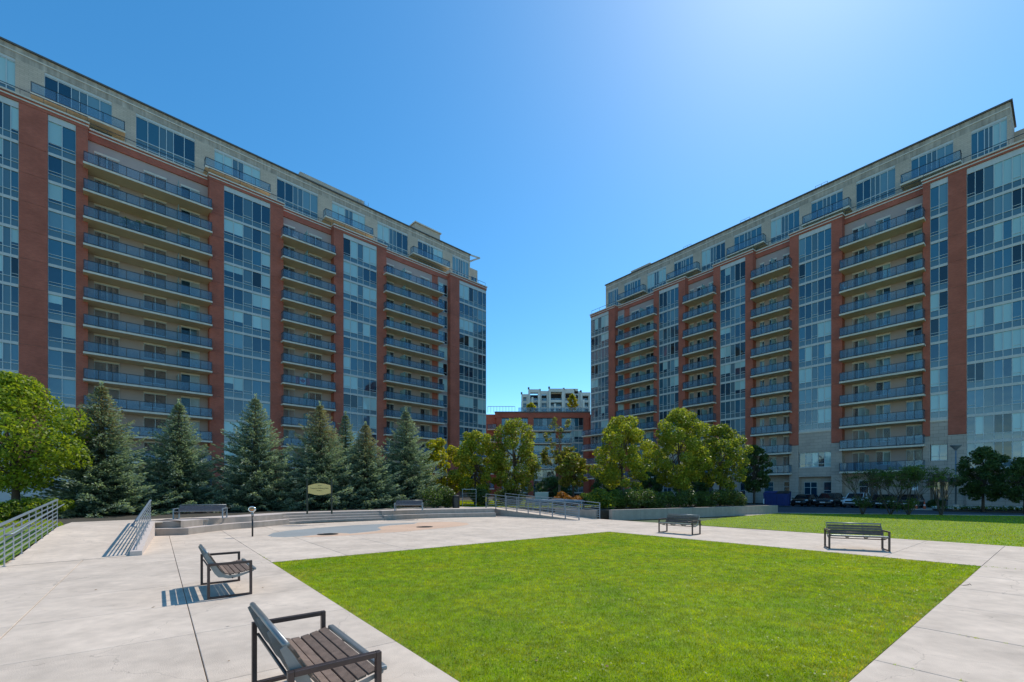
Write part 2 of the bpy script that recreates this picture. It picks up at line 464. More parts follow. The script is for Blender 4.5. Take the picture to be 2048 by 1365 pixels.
# lawns: soil sheet + blades
def grass_material(name):
    m = bpy.data.materials.new(name)
    t, out = nt(m); N = t.nodes; L = t.links
    geo = N.new('ShaderNodeNewGeometry')
    at = N.new('ShaderNodeAttribute'); at.attribute_name = 'tint'
    n1 = N.new('ShaderNodeTexNoise'); n1.inputs['Scale'].default_value = 0.9; n1.inputs['Detail'].default_value = 9; n1.inputs['Roughness'].default_value = 0.62
    L.new(geo.outputs['Position'], n1.inputs['Vector'])
    r1 = N.new('ShaderNodeValToRGB')
    r1.color_ramp.elements[0].position = 0.34; r1.color_ramp.elements[0].color = (0.25, 0.41, 0.003, 1)
    r1.color_ramp.elements[1].position = 0.66; r1.color_ramp.elements[1].color = (0.56, 0.59, 0.003, 1)
    L.new(n1.outputs[0], r1.inputs[0])
    r2 = N.new('ShaderNodeValToRGB')
    e = r2.color_ramp.elements
    e[0].position = 0.0; e[0].color = (0.48, 0.60, 0.5, 1)
    e[1].position = 0.80; e[1].color = (1.15, 1.12, 1.0, 1)
    e.new(0.93).color = (1.3, 1.25, 1.8, 1)
    e.new(0.955).color = (1.25, .85, 26.0, 1)
    L.new(at.outputs['Fac'], r2.inputs[0])
    n2 = N.new('ShaderNodeTexNoise'); n2.inputs['Scale'].default_value = 4.5; n2.inputs['Detail'].default_value = 4; L.new(geo.outputs['Position'], n2.inputs['Vector'])
    q2 = N.new('ShaderNodeMapRange'); q2.inputs[1].default_value = .38; q2.inputs[2].default_value = .62; q2.inputs[3].default_value = .66; q2.inputs[4].default_value = 1.15; L.new(n2.outputs[0], q2.inputs[0])
    n3 = N.new('ShaderNodeTexNoise'); n3.inputs['Scale'].default_value = .35; n3.inputs['Detail'].default_value = 7; L.new(geo.outputs['Position'], n3.inputs['Vector'])
    q3 = N.new('ShaderNodeMapRange'); q3.inputs[1].default_value = .54; q3.inputs[2].default_value = .68; q3.inputs[3].default_value = 0; q3.inputs[4].default_value = .55; L.new(n3.outputs[0], q3.inputs[0])
    dry = N.new('ShaderNodeMix'); dry.data_type = 'RGBA'; dry.inputs[7].default_value = (0.52, 0.50, 0.012, 1); L.new(q3.outputs[0], dry.inputs[0]); L.new(r1.outputs[0], dry.inputs[6])
    dk = N.new('ShaderNodeVectorMath'); dk.operation = 'SCALE'; L.new(dry.outputs[2], dk.inputs[0]); L.new(q2.outputs[0], dk.inputs['Scale'])
    mu = N.new('ShaderNodeMix'); mu.data_type = 'RGBA'; mu.blend_type = 'MULTIPLY'; mu.inputs[0].default_value = 1
    L.new(dk.outputs[0], mu.inputs[6]); L.new(r2.outputs[0], mu.inputs[7])
    p = N.new('ShaderNodeBsdfPrincipled'); p.inputs['Roughness'].default_value = 0.7; p.inputs['Specular IOR Level'].default_value = 0.04
    tl = N.new('ShaderNodeBsdfTranslucent')
    sc = N.new('ShaderNodeVectorMath'); sc.operation = 'MULTIPLY'; sc.inputs[1].default_value = (1.5, 1.45, 0.6)
    L.new(mu.outputs[2], sc.inputs[0]); L.new(sc.outputs[0], tl.inputs[0]); L.new(mu.outputs[2], p.inputs['Base Color'])
    mx = N.new('ShaderNodeMixShader'); mx.inputs[0].default_value = 0.45
    L.new(p.outputs[0], mx.inputs[1]); L.new(tl.outputs[0], mx.inputs[2]); L.new(mx.outputs[0], out.inputs[0])
    return m
M['grass'] = grass_material('grass_blades')
M['soil'] = mat('lawn_soil', (0.15, 0.22, 0.006), 0.95, 0.35, 12, 0.6, 60, var2=0.2)

def blades(pts, h, w, edge=None):
    n = len(pts)
    a = RNG.uniform(0, 2 * np.pi, n)
    lean = RNG.uniform(0.2, 1.1, n)
    hh = h * RNG.uniform(0.5, 1.25, n)
    ww = w * RNG.uniform(0.6, 1.3, n)
    b = RNG.uniform(0, 2 * np.pi, n)
    base = np.zeros((n, 3)); base[:, :2] = pts[:, :2]; base[:, 2] = pts[:, 2] if pts.shape[1] > 2 else 0
    side = np.stack([np.cos(a), np.sin(a), np.zeros(n)], 1) * ww[:, None] / 2
    tip = np.stack([np.cos(b) * np.sin(lean), np.sin(b) * np.sin(lean), np.cos(lean)], 1) * hh[:, None]
    return np.stack([base - side, base + side, base + tip], 1)

def in_poly(x, y, poly):
    ins = np.zeros(len(x), bool)
    j = len(poly) - 1
    for i in range(len(poly)):
        xi, yi = poly[i]; xj, yj = poly[j]
        c = ((yi > y) != (yj > y)) & (x < (xj - xi) * (y - yi) / (yj - yi + 1e-12) + xi)
        ins ^= c; j = i
    return ins

def scatter(poly, dens_fn, dmax):
    xs = [p[0] for p in poly]; ys = [p[1] for p in poly]
    area = (max(xs) - min(xs)) * (max(ys) - min(ys))
    n = int(area * dmax)
    x = RNG.uniform(min(xs), max(xs), n); y = RNG.uniform(min(ys), max(ys), n)
    k = in_poly(x, y, poly)
    x, y = x[k], y[k]
    k = (RNG.uniform(0, 1, len(x)) < dens_fn(x, y) / dmax) & (np.abs(x) < y * 1.32 + 1.2) & (y > 2.2)
    return x[k], y[k]

def lawn(name, label, poly, d0, dmin, h, w, z=0.0):
    sheet = MB().prism(poly, z - 0.13, z - 0.012).build(name, M['soil'])
    tag(sheet, kind='structure')
    x, y = scatter(poly, lambda x, y: np.clip(d0 / np.maximum(y, 3.0) ** 1.35, dmin, d0), d0 / 3.0 ** 1.35)
    sc = np.clip(y / 7.0, 0.9, 2.2)
    pts = np.stack([x, y, np.full(len(x), z - 0.012)], 1)
    vv = blades(pts, h, w)
    vv[:, :2, :] = (vv[:, :2, :] - pts[:, None, :]) * sc[:, None, None] + pts[:, None, :]
    tn = RNG.uniform(0, .97, len(x))
    de = np.full(len(x), 9.0)
    for i in range(len(poly)):
        ax, ay = poly[i]; bx, by = poly[(i + 1) % len(poly)]
        L_ = math.hypot(bx - ax, by - ay)
        de = np.minimum(de, np.abs((x - ax) * (by - ay) - (y - ay) * (bx - ax)) / L_)
    patch = np.sin(x * 2.1 + 1.3 * np.sin(y * 1.7)) * np.sin(y * 2.6 + x)
    pr = .5 * np.exp(-de / .22) * (patch > -.2) + .12 * (patch > .72)
    tn = np.where(RNG.uniform(0, 1, len(x)) < pr, .99, tn)
    me = np_quads(name + '_grass', vv, [M['grass']], None, 3, tn)
    o = bpy.data.objects.new('grass', me)
    put(o)
    tag(o, label, 'grass', kind='stuff')
    return len(x)

lawn1 = [qp(LA[0] + .006, P0 + .006), qp(LB[0] - .006, P0 + .006), qp(LB[0] - .006, LB[1] - .006), qp(LA[0] + .006, LA[1] - .006)]
def fallen():
    pts = []
    for cx_, cy_, r, n in ((-10, 14, 4, 60), (-6, 22, 6, 60), (2, 24, 5, 50), (-2.5, 7, 3, 25), (5, 3.5, 2.5, 18), (12, 14, 4, 30)):
        for _ in range(n): pts.append((cx_ + random.gauss(0, r), cy_ + random.gauss(0, r)))
    pts = [p for p in pts if p[1] > 2.6 and not (-13.2 > p[0] and p[1] > 10)]
    P = np.array([(x, y, .012) for x, y in pts]); n = len(P)
    a = RNG.uniform(0, 6.28, n); s = RNG.uniform(.012, .03, n)
    t = np.stack([np.cos(a), np.sin(a), RNG.uniform(-.3, .3, n)], 1) * s[:, None]; b = np.stack([-np.sin(a), np.cos(a), RNG.uniform(-.3, .3, n)], 1) * s[:, None] * .6
    m = mat('dry_leaf', (.20, .12, .05), .8, .3, 30)
    o = bpy.data.objects.new('fallen_leaves', np_quads('fallen_leaves', np.stack([P - t, P - b, P + t, P + b], 1), [m])); put(o)
    tag(o, 'few dry leaves scattered over the concrete plaza', 'leaves', kind='stuff')
fallen()
n1 = lawn('lawn', 'short mown grass of the square lawn in the middle of the plaza', lawn1, 52000, 900, 0.042, 0.0062)
L2 = [gp(1404, 1050.5), gp(1399, 1043), gp(1440, 1036.5), gp(1504, 1031), gp(1557, 1026.6), (29.5, 34.6), (37.4, 32.5), (60, 24), (60, -12), (30, -3), (24.9, 4.1)]
n2 = lawn('second_lawn', 'sunlit mown grass of the lawn beside the parking road', L2, 9000, 90, 0.05, 0.012)

# concrete edge of the road, road itself
road = MB().prism([(19, 30), (29.5, 34.9), (37.4, 32.8), (62, 24), (110, -10), (160, 30), (40, 120), (14, 100), (22, 60), (22.5, 39)], -0.14, -0.10)
tag(road.build('road', M['asphalt']), kind='structure')
kerb_pts = [gp(1557, 1026.6), (29.5, 34.6), (37.4, 32.5), (60, 24)]
kb = MB()
for a, b in zip(kerb_pts[:-1], kerb_pts[1:]):
    a = Vector(a); b = Vector(b); n = Vector((-(b - a).y, (b - a).x)).normalized()
    if n.y < 0: n = -n
    kb.prism([a + n * .02, b + n * .02, b + n * .35, a + n * .35], -0.14, 0.012)
tag(kb.build('kerb', M['tread']), kind='structure')
pv = MB().prism([gp(1500, 1031.3), gp(1557, 1026.9), (19.0, 38.5), gp(1440, 1027)], -0.12, -0.02)
tag(pv.build('path', M['concrete']), kind='structure')

# painted pattern on the plaza
def z3(px, py):
    return gp(500 + px / 4.267, 1025 + py / 4.267)
pg = [z3(*p) for p in [(150, 200), (200, 176), (330, 157), (500, 141), (700, 124), (900, 110), (1200, 97), (1430, 88), (1400, 98), (1200, 110), (1110, 122), (1085, 134), (1120, 148), (1080, 158), (960, 171), (850, 182), (830, 178), (740, 175), (640, 180), (560, 193), (420, 205), (300, 213), (200, 211)]]
tag(MB().prism(pg, 0.001, 0.004).build('painted_grey_area', M['pgrey']), kind='structure')
po = [z3(*p) for p in [(1436, 88), (1600, 82), (1750, 83), (1850, 91), (1870, 103), (1780, 120), (1600, 138), (1350, 163), (1100, 178), (850, 197), (640, 207), (520, 212), (440, 208), (565, 196), (645, 183), (740, 178.5), (830, 181), (852, 185), (965, 174), (1085, 161), (1128, 148), (1094, 134), (1115, 125), (1205, 113), (1405, 100)]]
tag(MB().prism(po, 0.001, 0.004).build('painted_peach_area', M['porange']), kind='structure')
def drain(px, py, r, label):
    x, y = z3(px, py)
    t = thing('drain_grate', label, 'drain grate', (x, y, 0.004))
    MB().lathe([(r, 0.0), (r, 0.012), (r * .86, 0.012), (r * .84, 0.004)], 28).build('rim', M['bench_frame'], t)
    mb = MB()
    for k in range(-5, 6):
        l = math.sqrt(max(0, (r * .84) ** 2 - (k * r * .15) ** 2))
        mb.box(k * r * .15 - .02, k * r * .15 + .02, -l, l, .004, .011)
    mb.mat = 1
    mb.box(-r * .6, r * .6, -r * .6, r * .6, .0041, .0045)
    mb.build('grate_bars', [M['black'], M['void']], t)
drain(665, 189, 0.42, 'round dark drain grate in the grey painted part of the plaza')
drain(1490, 126, 0.42, 'round dark drain grate in the middle of the peach painted circle')

# ------------------------------------------------------------------ terrace, seat walls, steps, ramps
T = 0.56
arc_px = [(377, 1070), (425, 1063.8), (474.8, 1058.4), (519.7, 1055), (591.6, 1048.2), (677, 1043.8), (769, 1040.6), (840, 1037.6), (915, 1035.4), (992, 1034)]
arc = [Vector(gp(*p)) for p in arc_px]
def catmull(P, n=6):
    out = []
    for i in range(len(P) - 1):
        p0 = P[max(i - 1, 0)]; p1 = P[i]; p2 = P[i + 1]; p3 = P[min(i + 2, len(P) - 1)]
        for k in range(n):
            t = k / n
            out.append(0.5 * ((2 * p1) + (-p0 + p2) * t + (2 * p0 - 5 * p1 + 4 * p2 - p3) * t * t + (-p0 + 3 * p1 - 3 * p2 + p3) * t ** 3))
    out.append(P[-1])
    return out
ARC = catmull(arc)
CEN = Vector((-3.0, 21.5))
corner0 = Vector((-15.0, 18.25))
PL = [corner0] + ARC
def off(p, d):
    i = min(range(len(PL)), key=lambda k: (PL[k] - p).length)
    a = PL[max(i - 1, 0)]; c = PL[min(i + 1, len(PL) - 1)]; q = PL[i]
    ns = []
    for u, v in ((a, q), (q, c)):
        if (v - u).length > 1e-6:
            e = (v - u).normalized(); ns.append(Vector((-e.y, e.x)))
    n = sum(ns, Vector((0, 0))).normalized()
    return p + n * (d / max(.5, n.dot(ns[0])))
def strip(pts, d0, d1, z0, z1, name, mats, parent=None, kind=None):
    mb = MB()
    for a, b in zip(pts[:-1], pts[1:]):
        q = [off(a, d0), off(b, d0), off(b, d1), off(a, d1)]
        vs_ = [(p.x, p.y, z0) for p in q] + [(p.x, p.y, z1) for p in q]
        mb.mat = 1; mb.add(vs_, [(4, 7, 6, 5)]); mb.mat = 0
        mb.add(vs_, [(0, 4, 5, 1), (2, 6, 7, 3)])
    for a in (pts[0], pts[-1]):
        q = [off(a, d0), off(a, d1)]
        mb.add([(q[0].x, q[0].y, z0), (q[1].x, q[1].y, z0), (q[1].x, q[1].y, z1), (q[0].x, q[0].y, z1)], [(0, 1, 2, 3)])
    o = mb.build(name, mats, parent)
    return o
iA, iB = 4 * 6 - 1, 6 * 6          # steps run between these arc samples
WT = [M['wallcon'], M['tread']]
sw = thing('seat_wall', 'two tier concrete seat wall curving round the left of the plaza', 'seat wall', (arc[0].x, arc[0].y, 0))
def wstrip(pts, d0, d1, z0, z1, root):
    o = strip(pts, d0, d1, z0, z1, 'seat_tier', WT)
    o.parent = root; o.location = (-root.location.x, -root.location.y, 0)
wstrip(PL[:iA + 2], 0, .46, 0, T / 2, sw)
wstrip(PL[:iA + 2], .46, .95, 0, T, sw)
sw2 = thing('seat_wall', 'two tier concrete seat wall between the broad steps and the right ramp', 'seat wall', (arc[6].x, arc[6].y, 0))
wstrip(ARC[iB:], 0, .46, 0, T / 2, sw2)
wstrip(ARC[iB:], .46, .95, 0, T, sw2)
st = thing('steps', 'broad low concrete steps between the two seat walls', 'steps', (arc[5].x, arc[5].y, 0))
for k in range(4):
    o = strip(ARC[iA:iB + 1], k * .30 + (0.02 if k == 0 else 0), (k + 1) * .30 + .2, 0, T / 4 * (k + 1), 'step', WT)
    o.parent = st; o.location = (-st.location.x, -st.location.y, 0)
walk = strip(PL, .95, 2.0, 0.1, T - .002, 'terrace_walk', WT)
tag(walk, kind='structure')

# right ramp
RA, RB = Vector(gp(1158, 1041)), Vector(gp(972, 1015.7, T))
rd = (RB - RA).normalized(); rn = Vector((-rd.y, rd.x));
if rn.y < 0: rn = -rn
RW = 2.0
rampR = MB()
ramp_top = MB().prism([RA, RB, RB + rn * RW, RA + rn * RW], [-.1] * 4, [0.006, T, T, 0.006]) if False else None
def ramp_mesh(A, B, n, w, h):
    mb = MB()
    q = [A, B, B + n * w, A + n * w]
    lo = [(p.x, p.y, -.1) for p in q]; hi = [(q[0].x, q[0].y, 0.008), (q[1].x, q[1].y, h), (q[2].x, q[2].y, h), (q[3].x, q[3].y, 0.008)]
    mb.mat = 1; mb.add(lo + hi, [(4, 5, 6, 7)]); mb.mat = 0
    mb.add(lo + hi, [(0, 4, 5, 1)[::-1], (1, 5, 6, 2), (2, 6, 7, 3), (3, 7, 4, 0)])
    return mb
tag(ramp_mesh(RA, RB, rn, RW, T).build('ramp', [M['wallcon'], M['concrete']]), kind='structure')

def railing(label, P, Q, hP, hQ, H, nposts, rails, post=(.085, .014), inner=None, extend=0.0):
    P = Vector(P); Q = Vector(Q)
    t = thing('railing', label, 'railing', (P.x, P.y, hP))
    d = (Q - P)
    rz = 0
    dirv = d.normalized()
    n = Vector((-dirv.y, dirv.x))
    for k in range(nposts):
        f = k / (nposts - 1)
        x, y = (d * f)
        z = (hQ - hP) * f
        m = MB()
        # flat bar post, broad side along the rail
        a = dirv * post[0] / 2; b = n * post[1] / 2
        m.prism([(x - a.x - b.x, y - a.y - b.y), (x + a.x - b.x, y + a.y - b.y), (x + a.x + b.x, y + a.y + b.y), (x - a.x + b.x, y - a.y + b.y)], z, z + H)
        m.prism([(x - a.x * 1.6 - b.x * 5, y - a.y * 1.6 - b.y * 5), (x + a.x * 1.6 - b.x * 5, y + a.y * 1.6 - b.y * 5), (x + a.x * 1.6 + b.x * 5, y + a.y * 1.6 + b.y * 5), (x - a.x * 1.6 + b.x * 5, y - a.y * 1.6 + b.y * 5)], z, z + .012)
        m.build('post', M['galv'], t)
    dz = hQ - hP
    e = dirv * extend
    ez = -dz / d.length * extend
    for r in rails:
        MB().bar((-e.x, -e.y, H * r + ez * 0), (d.x, d.y, dz + H * r), .012, .038).build('rail', M['galv'], t)
    MB().bar((-e.x, -e.y, H), (d.x, d.y, dz + H), .055, .045).build('top_rail', M['galv'], t)
    if inner:
        s = n * inner
        mb = MB(); mb.smooth = True
        mb.tube([(s.x * .1, s.y * .1, H * .78), (s.x + dirv.x * .1, s.y + dirv.y * .1, H * .82), (s.x + d.x * .5, s.y + d.y * .5, dz * .5 + H * .82), (s.x + d.x + dirv.x * .25, s.y + d.y + dirv.y * .25, dz + H * .82)], .021, 8)
        mb.build('handrail', M['galv'], t)
    return t
rl = [0.14, 0.28, 0.42, 0.56, 0.70]
r1 = railing('grey steel railing on the near edge of the right ramp with yellow plate', RA, RB, 0.0, T, 1.02, 9, rl, inner=0.12)
# yellow plate on the top end of it
pl = MB().bar((RB.x - RA.x, RB.y - RA.y, T + .42), (RB.x - RA.x, RB.y - RA.y, T + .86), .03, .16)
pl.build('warning_plate', M['yellow'], r1)
RC = RA + rn * RW + rd * -.25; RD = RB + rn * (RW + .1)
railing('grey steel railing on the far edge of the right ramp', (RC.x, RC.y), (RD.x, RD.y), 0.0, T, 1.05, 7, [0.14, .28, .42, .56, .70], inner=0.1)

# left ramp
PA, PB = Vector((-12.55, 11.0)), Vector((-16.4, 16.05))
KA, KB = Vector((-10.95, 12.75)), Vector((-14.95, 18.2))
lr = MB()
q = [PA, KA, KB, PB]
lo = [(p.x, p.y, -.1) for p in q]; hi = [(q[0].x, q[0].y, .008), (q[1].x, q[1].y, .008), (q[2].x, q[2].y, T), (q[3].x, q[3].y, T)]
lr.mat = 1; lr.add(lo + hi, [(4, 5, 6, 7)]); lr.mat = 0; lr.add(lo + hi, [(0, 1, 5, 4), (1, 2, 6, 5), (2, 3, 7, 6), (3, 0, 4, 7)])
tag(lr.build('ramp', [M['wallcon'], M['concrete']]), kind='structure')
kd = (KB - KA).normalized(); kn = Vector((kd.y, -kd.x)) * .27
q = [KA, KA + kn, KB + kn, KB]
cur = MB()
lo = [(p.x, p.y, 0) for p in q]; hi = [(q[0].x, q[0].y, .13), (q[1].x, q[1].y, .13), (q[2].x, q[2].y, T + .05), (q[3].x, q[3].y, T + .05)]
cur.add(lo + hi, [(4, 5, 6, 7), (0, 1, 5, 4), (1, 2, 6, 5), (2, 3, 7, 6), (3, 0, 4, 7)])
tag(cur.build('ramp_kerb', M['tread']), kind='structure')
railing('grey steel railing on the outer left edge of the left ramp', (PA.x, PA.y), (PB.x, PB.y), 0.0, T, .98, 9, rl + [0.84], inner=-0.13, extend=1.3)
ka = KA + kn * .5 + kd * .25
railing('grey steel railing on the kerb of the left ramp casting a striped shadow', (ka.x, ka.y), ((KB + kn * .5).x, (KB + kn * .5).y), .13, T + .05, .86, 8, rl + [0.84], post=(.05, .012), inner=0.12)

# terrace ground (planted) behind everything
fr = [off(p, 1.95) for p in PL]
poly = [Vector((-16.5, 16.25))] + fr + [RB + rn * .3, RB + rn * (RW + .2), RA + rn * (RW + .15), Vector(gp(1556, 1010, .62)), Vector((23.0, 40)), Vector((22, 60)), Vector((10, 90)), Vector((-30, 110)), Vector((-110, 90)), Vector((-110, 20)), Vector((-40, 13)), Vector((-20, 16.0))]
tmb = MB().prism([(p.x, p.y) for p in poly], 0.0, T - .012)
tag(tmb.build('terrace_ground', M['mulch']), kind='structure')
# walk across ramp heads
tw = MB().prism([(-16.45, 16.1), (-14.95, 18.15), (-14.6, 19.5), (-13.9, 20.4), (-15.6, 21.6), (-18.2, 18.4)], T - .05, T - .004)
tag(tw.build('terrace_path', M['concrete']), kind='structure')
tw = MB().prism([(RB.x, RB.y), (RB.x + rn.x * RW, RB.y + rn.y * RW), (RB.x + rn.x * RW - 2.2, RB.y + rn.y * RW + 1.5), (-8, 35.5), (-9.5, 31.5)], T - .05, T - .006)
tag(tw.build('terrace_path', M['concrete']), kind='structure')
# grass bank left of ramp and back lawns
gb = [(-12.62, 11.0), (-16.5, 16.1), (-22, 16.6), (-40, 13), (-40, 4), (-16, 8)]
bank = MB()
bank.add([(-12.68, 11.0, -.02), (-16.5, 16.1, T - .01), (-22, 16.6, T - .01), (-44, 13.5, T - .01), (-44, -5, -.02), (-20, 1, -.02)], [(0, 1, 2, 3, 4, 5)[::-1]])
tag(bank.build('grass_bank', M['soil']), kind='structure')
def back_grass(poly, z, label, dens=140):
    x, y = scatter(poly, lambda x, y: np.full(len(x), dens), dens)
    pts = np.stack([x, y, np.full(len(x), z)], 1)
    vv = blades(pts, .09, .03)
    o = bpy.data.objects.new('grass', np_quads('grass', vv, [M['grass']], None, 3, RNG.uniform(0, 1, len(x))))
    put(o); tag(o, label, 'grass', kind='stuff')
for pol, lab in (([(-18.4, 18.2), (-16.4, 16.3), (-22, 16.6), (-34, 15), (-36, 20), (-24, 22)], 'rough grass under the leafy tree left of the ramp'),
                 ([(-6, 36), (2, 33.5), (12, 36), (14, 48), (0, 60), (-10, 50)], 'patchy grass behind the right ramp under the trees')):
    back_grass(pol, T - .012, lab)

# retaining wall of the garden
WA, WB = Vector(gp(1224, 1039)), Vector(gp(1556, 1027))
wd = (WB - WA); wn2 = Vector((-wd.y, wd.x)).normalized()
rw = thing('retaining_wall', 'low pale concrete wall below the hedge right of the ramp', 'wall', (WA.x, WA.y, 0), math.atan2(wd.y, wd.x))
Lw = wd.length; k = 7
for i in range(k):
    MB().box(Lw * i / k + .006, Lw * (i + 1) / k - .006, 0, .32, -.1, .60 + .05 * (i + .5) / k).build('wall_panel', M['wallcon'], rw, bevel=.012)
rwb = WA + rn * 0
back = MB().box(0, 3.3, 0, .3, 0, T)
w3 = tag(back.build('retaining_wall', M['wallcon'], None, (RA.x + rn.x * (RW + .2), RA.y + rn.y * (RW + .2), 0), (0, 0, math.atan2(rd.y, rd.x))), 'low concrete wall along the far side of the right ramp behind its railing', 'wall')

# ------------------------------------------------------------------ buildings
STO = 2.75
def zk(k): return EYE + STO * k

mesh_cache = {}
def cached(key, fn):
    if key not in mesh_cache: mesh_cache[key] = fn()
    return mesh_cache[key]

class Bld:
    def __init__(s, root, O, ex):
        s.root = root; s.O = Vector(O); s.ex = Vector(ex); s.ey = Vector((-ex[1], ex[0]))
        s.panes = 0; s.sp = 0; s.extra = {}
        s.extra_mb = MB()
    def s_(s, px, off=0.0):
        """distance along the facade of an image column, on the plane off metres behind the front"""
        a = (px - CX) / F
        o = s.O + s.ey * off
        # (o.x + t ex.x) = a (o.y + t ex.y)
        return (a * o.y - o.x) / (s.ex.x - a * s.ex.y)
    def z_(s, px, py, off=0.0):
        t = s.s_(px, off); y = s.O.y + s.ey.y * off + s.ex.y * t
        return EYE + (HY - py) * y / F
    def part(s, name, mb, mats, loc=(0, 0, 0)):
        return mb.build(name, mats, s.root, loc)

PV = ['pane_dark', 'pane_blue', 'pane_blind', 'pane_curtain']
PVM = None
def pane_mesh(w, h, var, blind):
    def mk():
        mb = MB()
        if blind <= 0:
            mb.mat = 0; mb.box(0, w, 0, .012, 0, h)
            return mb.mesh('pane', [M[var]])
        hb = h * blind
        mb.mat = 0; mb.box(0, w, 0, .012, 0, h - hb)
        mb.mat = 1; mb.box(0, w, 0.0, .012, h - hb + .001, h)
        return mb.mesh('pane', [M['pane_dark' if var == 'pane_blind' else 'pane_blue'], M[var]])
    return cached(('pane', round(w, 2), round(h, 2), var, blind), mk)

def pick():
    r = random.random()
    if r < .10: return 'pane_black', 0
    if r < .36: return 'pane_dark', 0
    if r < .60: return 'pane_blue', 0
    if r < .86: return 'pane_blind', random.choice([.45, .7, .85, .85])
    return 'pane_curtain', random.choice([0.85, .95])

def add_pane(b, parent, x, z, w, h, var, blind, name='pane'):
    if name == 'pane':
        b.panes += 1
        cnt = b.panes
    else:
        b.sp += 1; cnt = b.sp
    if cnt <= 298:
        o = bpy.data.objects.new(name, pane_mesh(w, h, var, blind))
        put(o, parent, (x, .03, z))
    else:
        px, py, pz = parent.location
        b.extra.setdefault(var, MB()).box(px + x, px + x + w, py + .03, py + .042, pz + z, pz + z + h)

def curtain_row(b, x0, x1, cols, z0, z1, y, kinds='std'):
    """one storey of curtain wall between two slab bands"""
    W = x1 - x0; H = z1 - z0; n = len(cols)
    tot = sum(cols); xs = [0]
    for c in cols: xs.append(xs[-1] + c / tot * W)
    hs, ha = .80, 1.10
    def mk():
        mb = MB(); t = .055
        for x in xs: mb.box(max(0, x - t / 2), min(W, x + t / 2), -.05, .03, .14, H - .14)
        for i in range(n):
            a, c = xs[i] + t / 2, xs[i + 1] - t / 2
            mb.box(a, c, -.035, .03, hs - .025, hs + .025)
            if n > 1 and (i in (0, n - 1) or (n >= 5 and i == n // 2)): mb.box(a, c, -.03, .03, ha - .025, ha + .02)
        mb.mat = 1
        mb.box(0, W, -.07, .03, -.14, .138)
        return mb.mesh('window', [M['frame'], M['band']])
    w = bpy.data.objects.new('window', cached(('cw', round(W, 3), round(H, 3), tuple(cols)), mk))
    put(w, b.root, (x0, y, z0))
    grp = {}
    for i in range(n):
        a, c = xs[i] + .02, xs[i + 1] - .02
        g5 = i % 5
        if n >= 5 and (i == n // 2 if n < 8 else g5 == 2): v, bl = 'spandrel', 0
        else:
            gk = (i // 5, g5 > 2) if n >= 8 else i >= (n + 1) // 2
            if gk not in grp: grp[gk] = pick()
            v, bl = grp[gk]
            if random.random() < .12: v, bl = pick()
        add_pane(b, w, a, hs + .01, c - a, H - .14 - hs - .01, v, bl)
        add_pane(b, w, a, .138, c - a, hs - .15, 'spandrel', 0, 'spandrel_panel')
    return w

def simple_window(b, x0, x1, z0, z1, y, cols=2, vals=None, name='window', transom=None):
    W = x1 - x0; H = z1 - z0
    def mk():
        mb = MB(); t = .06
        for i in range(cols + 1):
            x = W * i / cols
            mb.box(max(0, x - t / 2), min(W, x + t / 2), -.04, .03, 0, H)
        mb.box(0, W, -.042, .03, -.03, .04); mb.box(0, W, -.042, .03, H - .04, H + .03)
        if transom: mb.box(0, W, -.036, .03, transom - .03, transom + .03)
        return mb.mesh(name, [M['frame']])
    w = bpy.data.objects.new(name, cached(('sw', name, round(W, 3), round(H, 3), cols, transom), mk))
    put(w, b.root, (x0, y, z0))
    v = vals or [pick() for _ in range(cols)]
    for i in range(cols):
        a = W * i / cols + .03; c = W * (i + 1) / cols - .03
        add_pane(b, w, a, .04, c - a, H - .08, v[i][0], v[i][1])
    return w

def pier(b, x0, x1, y0, y1, z0, z1, bands, mat='brick', name='brick_pier'):
    mb = MB()
    cuts = [z0] + [z for z in bands if z0 + .5 < z < z1 - .3] + [z1]
    for a, c in zip(cuts[:-1], cuts[1:]):
        mb.box(x0, x1, y0, y1, a + .012, c - .012)
    mb.mat = 1; mb.box(x0 + .03, x1 - .03, y0 + .03, y1 - .01, z0 + .02, z1 - .02)
    return b.part(name, mb, [M[mat], M['joint']])

